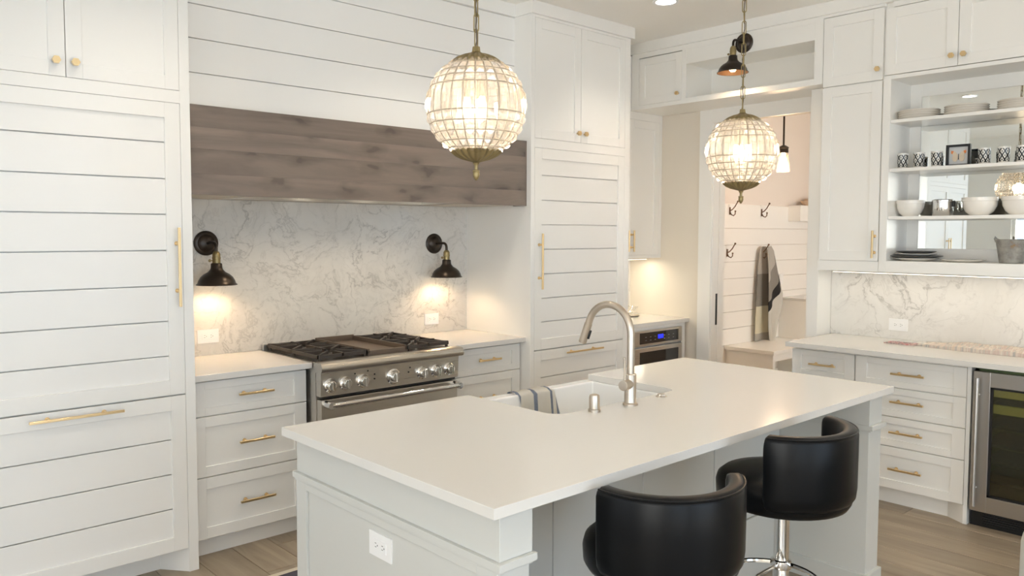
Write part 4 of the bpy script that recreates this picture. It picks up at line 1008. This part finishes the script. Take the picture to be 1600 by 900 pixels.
# bottom shelf
for i, (r, mt_, lb) in enumerate(((0.128, CERAMIC, 'cream plate, lowest of the dark rimmed stack on the bottom shelf'), (0.150, DARKRIM, 'charcoal rimmed plate, second from the bottom of the bottom-shelf stack'), (0.118, CERAMICW, 'grey rimmed plate, second from the top of the bottom-shelf stack'), (0.112, DARKRIM, 'charcoal rimmed plate topping the bottom-shelf stack'))):
    lathe_thing('dark_rimmed_plate', lb, 'plate', plate_prof(r), (XS+0.005, 1.938, 1.4305+i*0.0135), mt_, 'plates on the bottom shelf')
lathe_thing('serving_platter', 'flat cream platter lying alone between plates and tin bucket', 'platter', [(0, 0), (0.08, 0), (0.12, 0.012), (0.122, 0.014), (0.10, 0.008), (0, 0.005)], (XS, 1.672, 1.4305), CERAMIC)
t = thing('tin_bucket', 'weathered galvanised tin bucket on the bottom display shelf', 'bucket', (5.145, 1.418, 1.4305))
ob('body', MB().lathe([(0, 0), (0.058, 0), (0.0595, 0.003), (0.080, 0.128), (0.083, 0.132), (0.080, 0.135), (0.077, 0.130), (0.056, 0.006), (0, 0.006)], n=40), GALV, t, local=True)
for s in (-1, 1): ob('ear', MB().tube([(0.0, s*0.080, 0.118), (0.0, s*0.088, 0.138), (0.004, s*0.086, 0.148), (0.008, s*0.080, 0.138)], 0.0045, 8), GALV, t, local=True)
ob('bail_handle', MB().tube([(0.008+0.085*math.sin(PI*i/16), 0.084*math.cos(PI*i/16), 0.142-0.02*math.sin(PI*i/16)) for i in range(17)], 0.0022, 6), GALV, t, local=True)

# ------------------------------------------------------------------ things on the right counter
PAPER = mat('magazine_page', (0.66, 0.60, 0.56), 0.5)
REDP, _nt, _b = new_mat('red_printed_cover'); _k = N(_nt)
_c = _k.ramp(_k.noise(_k.coord((1, 1, 1)), 70, 2), [(0.42, (0.36, 0.035, 0.045)), (0.5, (0.60, 0.50, 0.46)), (0.58, (0.10, 0.05, 0.06))]); _k.l(_c, _b.inputs['Base Color'])
t = thing('folded_leaflet', 'folded red printed leaflet lying on the counter under the outlet', 'leaflet', (5.115, 1.985, CT))
ob('cover', MB().box(-0.055, 0.055, -0.092, 0.092, 0.004, 0.007), REDP, t, local=True); ob('pages', MB().box(-0.053, 0.053, -0.090, 0.090, 0.0003, 0.0038), PAPER, t, local=True)
RUN, _nt, _b = new_mat('multicolour_woven_stripes'); _k = N(_nt); _t = _k.n('ShaderNodeTexCoord'); _s = _k.n('ShaderNodeSeparateXYZ'); _k.l(_t.outputs['Object'], _s.inputs[0])
_wv = _k.noise(_k.coord((8, 60, 1)), 1.0, 2)
_c = _k.ramp(_wv, [(0.30, (0.62, 0.50, 0.40)), (0.42, (0.66, 0.62, 0.55)), (0.50, (0.55, 0.42, 0.38)), (0.56, (0.60, 0.56, 0.50)), (0.64, (0.36, 0.36, 0.36)), (0.72, (0.68, 0.60, 0.50))])
_k.l(_c, _b.inputs['Base Color']); _b.inputs['Roughness'].default_value = 0.9
t = thing('folded_runner', 'folded woven table runner with muted pastel stripes along the counter', 'runner', (5.16, 1.35, CT))
mb = MB(); rows = []
for i in range(25):
    y = 0.545-1.09*i/24; ring = []
    for j in range(9):
        x_ = -0.115+0.235*j/8; e_ = min(1, (0.545-y)/0.25+0.05)
        h = 0.006+0.022*e_*(0.6+0.4*math.sin(j*0.9+0.4))+0.003*math.sin(i*1.3+j)
        ring.append((x_+0.06*(1-e_)*(1-j/8)+(0.0 if j < 8 else 0.0), y, h))
    rows.append(ring)
mb.loft(rows, closed=False); ex = bmesh.ops.extrude_face_region(mb.bm, geom=mb.bm.faces[:])
for v in ex['geom']:
    if isinstance(v, bmesh.types.BMVert): v.co.z = 0.0005
ob('top_fold', mb, RUN, t, local=True, ang=60)

# ------------------------------------------------------------------ rug
t = thing('area_rug', 'dark grey rug with cream binding on the floor behind the island', 'rug', (2.6, 3.05, 0))
ob('pile', MB().box(1.52, 3.75, 2.72, 3.385, 0.0005, 0.009), RUGM, t)
mb = MB().box(1.49, 3.78, 3.385, 3.415, 0.0005, 0.010).box(1.49, 3.78, 2.69, 2.72, 0.0005, 0.010).box(1.49, 1.52, 2.72, 3.385, 0.0005, 0.010).box(3.75, 3.78, 2.72, 3.385, 0.0005, 0.010)
ob('binding', mb, RUGB, t)

# ------------------------------------------------------------------ mudroom
t = thing('mudroom_bench', 'white built-in bench seat seen through the doorway', 'bench', (7.46, 4.13, 0))
ob('seat', MB().box(6.93, 7.978, 3.86, 4.398, 0.445, 0.480), WHITE, t, bevel=0.003)
ob('end_panel', MB().box(6.95, 6.99, 3.88, 4.398, 0, 0.444), WHITE, t)
ob('apron', MB().box(6.99, 7.977, 3.88, 3.90, 0.375, 0.444).box(6.99, 7.977, 3.88, 4.398, 0.0, 0.06), WHITE, t)
t = thing('laundry_cabinet', 'white tall counter block beyond the bench in the mudroom', 'cabinet', (8.6, 3.6, 0))
ob('body', MB().box(7.985, 9.24, 2.6, 4.398, 0, 0.885), WHITE, t); ob('top', MB().box(7.975, 9.245, 2.59, 4.398, 0.885, 0.912), QUARTZ, t, bevel=0.003)
o = ob('wall_ledge', MB().box(8.14, 9.245, 4.26, 4.398, 1.735, 1.905), WHITE, bevel=0.002); origin(o, (8.7, 4.33, 1.735)); tag(o, 'white boxed ledge on the mudroom wall above the counter block', 'shelf')
t = thing('woven_basket', 'low beige basket on the white mudroom ledge', 'basket', (8.55, 4.33, 1.9055))
mb = MB()
for i in range(5): mb.lathe([(0.055+0.006*i, 0.012*i), (0.062+0.006*i, 0.012*i+0.003), (0.062+0.006*i, 0.012*i+0.010), (0.055+0.006*i, 0.012*i+0.012)], n=28)
mb.lathe([(0, 0), (0.06, 0), (0.06, 0.004), (0, 0.004)], n=28)
o = ob('body', mb, mat('beige_wicker', (0.62, 0.46, 0.32), 0.8), t, local=True); o.scale = (3.0, 0.78, 0.9)
ob('folded_lid', MB().box(-0.10, 0.16, -0.05, 0.05, 0.058, 0.080), mat('beige_linen', (0.66, 0.52, 0.40), 0.9), t, local=True, bevel=0.008, seg=3)
def hook(label, x, z):
    t = thing('coat_hook', label, 'hook', (x, 4.40, z), 'bronze coat hooks on the mudroom boards')
    ob('back_plate', MB().box(-0.012, 0.012, -0.006, 0, -0.045, 0.03), HOOKM, t, local=True, bevel=0.003)
    ob('upper_prong', MB().tube([(0, -0.004, -0.005), (0, -0.03, 0.005), (0, -0.06, 0.035), (0, -0.085, 0.075), (0, -0.09, 0.082)], 0.0055, 8).ball((0, -0.091, 0.084), 0.010), HOOKM, t, local=True)
    ob('lower_prong', MB().tube([(0, -0.004, -0.02), (0, -0.02, -0.045), (0, -0.045, -0.055), (0, -0.062, -0.04), (0, -0.064, -0.015)], 0.0055, 8).ball((0, -0.064, -0.012), 0.009), HOOKM, t, local=True)
hook('bronze coat hook in the upper row nearest the door jamb', 6.985, 1.830)
hook('bronze coat hook in the upper row over the hanging throw', 7.585, 1.825)
hook('bronze coat hook in the lower row left empty below another', 6.950, 1.415)
hook('bronze coat hook in the lower row holding the grey throw', 7.585, 1.400)
# throw
THROW, _nt, _b = new_mat('grey_block_plaid'); _k = N(_nt); _t = _k.n('ShaderNodeTexCoord'); _s = _k.n('ShaderNodeSeparateXYZ'); _k.l(_t.outputs['UV'], _s.inputs[0])
_c = _k.ramp(_s.outputs[1], [(0.0, (0.30, 0.29, 0.26)), (0.06, (0.55, 0.52, 0.40)), (0.36, (0.20, 0.185, 0.165)), (0.66, (0.40, 0.37, 0.33))])
for n_ in _nt.nodes:
    if n_.type == 'VALTORGB': n_.color_ramp.interpolation = 'CONSTANT'
_k.l(_c, _b.inputs['Base Color']); _b.inputs['Roughness'].default_value = 0.95
THROW2, _nt, _b = new_mat('grey_diagonal_plaid'); _k = N(_nt); _t = _k.n('ShaderNodeTexCoord'); _s = _k.n('ShaderNodeSeparateXYZ'); _k.l(_t.outputs['UV'], _s.inputs[0])
_d = _k.math('ADD', _s.outputs[1], _k.math('MULTIPLY', _s.outputs[0], -0.28))
_c = _k.ramp(_d, [(0.0, (0.54, 0.53, 0.49)), (0.30, (0.015, 0.014, 0.014)), (0.40, (0.235, 0.22, 0.20)), (0.60, (0.42, 0.395, 0.36))])
for n_ in _nt.nodes:
    if n_.type == 'VALTORGB': n_.color_ramp.interpolation = 'CONSTANT'
_k.l(_c, _b.inputs['Base Color']); _b.inputs['Roughness'].default_value = 0.95
def drape(name, cols, m, parent, y0, amp, nf):
    """cols: (v, x_left, x_right, z) from top to bottom"""
    bm = bmesh.new(); uvl = bm.loops.layers.uv.new('UVMap'); nx_ = 14; R = []; UV = {}
    for v, xl, xr, z in cols:
        ring = []
        for i in range(nx_+1):
            u = i/nx_; k = 0.3+0.7*(1-v)
            p = bm.verts.new((xl+(xr-xl)*u, y0-amp*k*(0.5+0.5*math.sin(u*nf*2*PI+v*1.5)), z-(0.04*abs(u-0.4) if v < 0.05 else 0))); UV[p] = (u, v); ring.append(p)
        R.append(ring)
    for a, b in zip(R, R[1:]):
        for i in range(nx_):
            f = bm.faces.new((a[i], a[i+1], b[i+1], b[i]))
            for lo in f.loops: lo[uvl].uv = UV[lo.vert]
    bmesh.ops.subdivide_edges(bm, edges=bm.edges[:], cuts=1, use_grid_fill=True, smooth=0.3)
    bmesh.ops.solidify(bm, geom=bm.faces[:], thickness=0.006)
    me = bpy.data.meshes.new(name); bm.to_mesh(me); bm.free(); me.materials.append(m)
    me.polygons.foreach_set('use_smooth', [True]*len(me.polygons)); me.set_sharp_from_angle(angle=1.0)
    o = bpy.data.objects.new(name, me); COL.objects.link(o); o.parent = parent; return o
t = thing('throw_blanket', 'grey and cream block striped throw hanging from a mudroom hook', 'blanket', (7.60, 4.33, 0.5))
drape('rear_fold', [(1.0, -0.06, 0.03, 0.965), (0.95, -0.10, 0.06, 0.93), (0.66, -0.14, 0.10, 0.68), (0.36, -0.16, 0.14, 0.34), (0.06, -0.17, 0.10, 0.06), (0.0, -0.17, 0.09, 0.0)], THROW, t, 0.045, 0.03, 1.3)
drape('front_fold', [(1.0, -0.035, 0.05, 0.968), (0.93, -0.05, 0.10, 0.92), (0.70, -0.03, 0.19, 0.70), (0.48, -0.03, 0.30, 0.46), (0.36, -0.03, 0.31, 0.35), (0.15, -0.02, 0.16, 0.12), (0.0, 0.02, 0.08, -0.04)], THROW2, t, -0.01, 0.05, 1.6)
o = ob('switch_plate', MB().box(7.98, 8.05, 4.392, 4.3995, 1.05, 1.165).box(8.005, 8.025, 4.388, 4.392, 1.085, 1.13), PLASTIC, bevel=0.0015, seg=1); origin(o, (8.01, 4.4, 1.1)); tag(o, 'white switch plate on the boards beside the hanging throw', 'switch')
t = thing('jar_pendant', 'glass jar pendant on a dark rod in the mudroom', 'pendant lamp', (6.40, 3.515, 2.23))
ob('rod', MB().cyl((0, 0, 0.12), (0, 0, CZ-2.23-0.02), 0.008), BRONZE, t, local=True)
ob('canopy', MB().lathe([(0, CZ-2.23-0.03), (0.05, CZ-2.23-0.025), (0.06, CZ-2.23-0.001), (0, CZ-2.23-0.001)], n=24), BRONZE, t, local=True)
ob('socket_cap', MB().lathe([(0.040, 0.06), (0.042, 0.063), (0.040, 0.095), (0.044, 0.098), (0.044, 0.106), (0.030, 0.116), (0.012, 0.125), (0, 0.126)], n=28), BRONZE, t, local=True)
ob('glass_shade', MB().lathe([(0.036, 0.06), (0.041, 0.04), (0.050, -0.03), (0.058, -0.10), (0.056, -0.10), (0.048, -0.03), (0.039, 0.04), (0.034, 0.058)], n=32), THINGLASS, t, local=True)
ob('bulb', MB().lathe([(0, -0.055), (0.018, -0.048), (0.030, -0.02), (0.026, 0.01), (0.014, 0.035), (0.013, 0.06), (0, 0.06)], n=20), BULB, t, local=True)
l = bpy.data.lights.new('jar_lamp', 'POINT'); l.energy = 20; l.color = (1.0, 0.66, 0.40); l.shadow_soft_size = 0.11
o = bpy.data.objects.new('jar_lamp', l); COL.objects.link(o); o.parent = t; o.location = (0, 0, -0.075)

# ------------------------------------------------------------------ white chair at the picture's lower corner
t = thing('tub_chair', 'white rounded tub chair, only its curved back showing at the lower picture corner', 'chair', (2.497, 0.340, 0), None, PI-0.25)
CHW = mat('white_upholstery', (0.62, 0.60, 0.54), 0.7)
a0, a1 = math.radians(-90-100), math.radians(-90+100); rings = []
for i in range(33):
    a = a0+(a1-a0)*i/32; ca, sa = math.cos(a), math.sin(a); h = 0.66+0.16*(0.5+0.5*math.cos((a+PI/2)*1.8))
    rings.append([(r*ca, r*sa, z) for r, z in ((0.225, 0.34), (0.255, 0.33), (0.285, 0.36), (0.292, 0.5), (0.290, h-0.03), (0.278, h), (0.255, h), (0.24, h-0.03), (0.232, 0.5))])
ob('shell', MB().loft(rings), CHW, t, local=True, ang=60)
ob('seat', MB().lathe([(0, 0.36), (0.20, 0.36), (0.222, 0.375), (0.224, 0.43), (0.20, 0.455), (0, 0.465)], n=40), CHW, t, local=True, ang=60)
for a in range(4): ob('leg', MB().cyl((0.19*math.cos(a*PI/2+0.78), 0.19*math.sin(a*PI/2+0.78), 0), (0.16*math.cos(a*PI/2+0.78), 0.16*math.sin(a*PI/2+0.78), 0.36), 0.012, 0.02), SHELFWOOD, t, local=True)
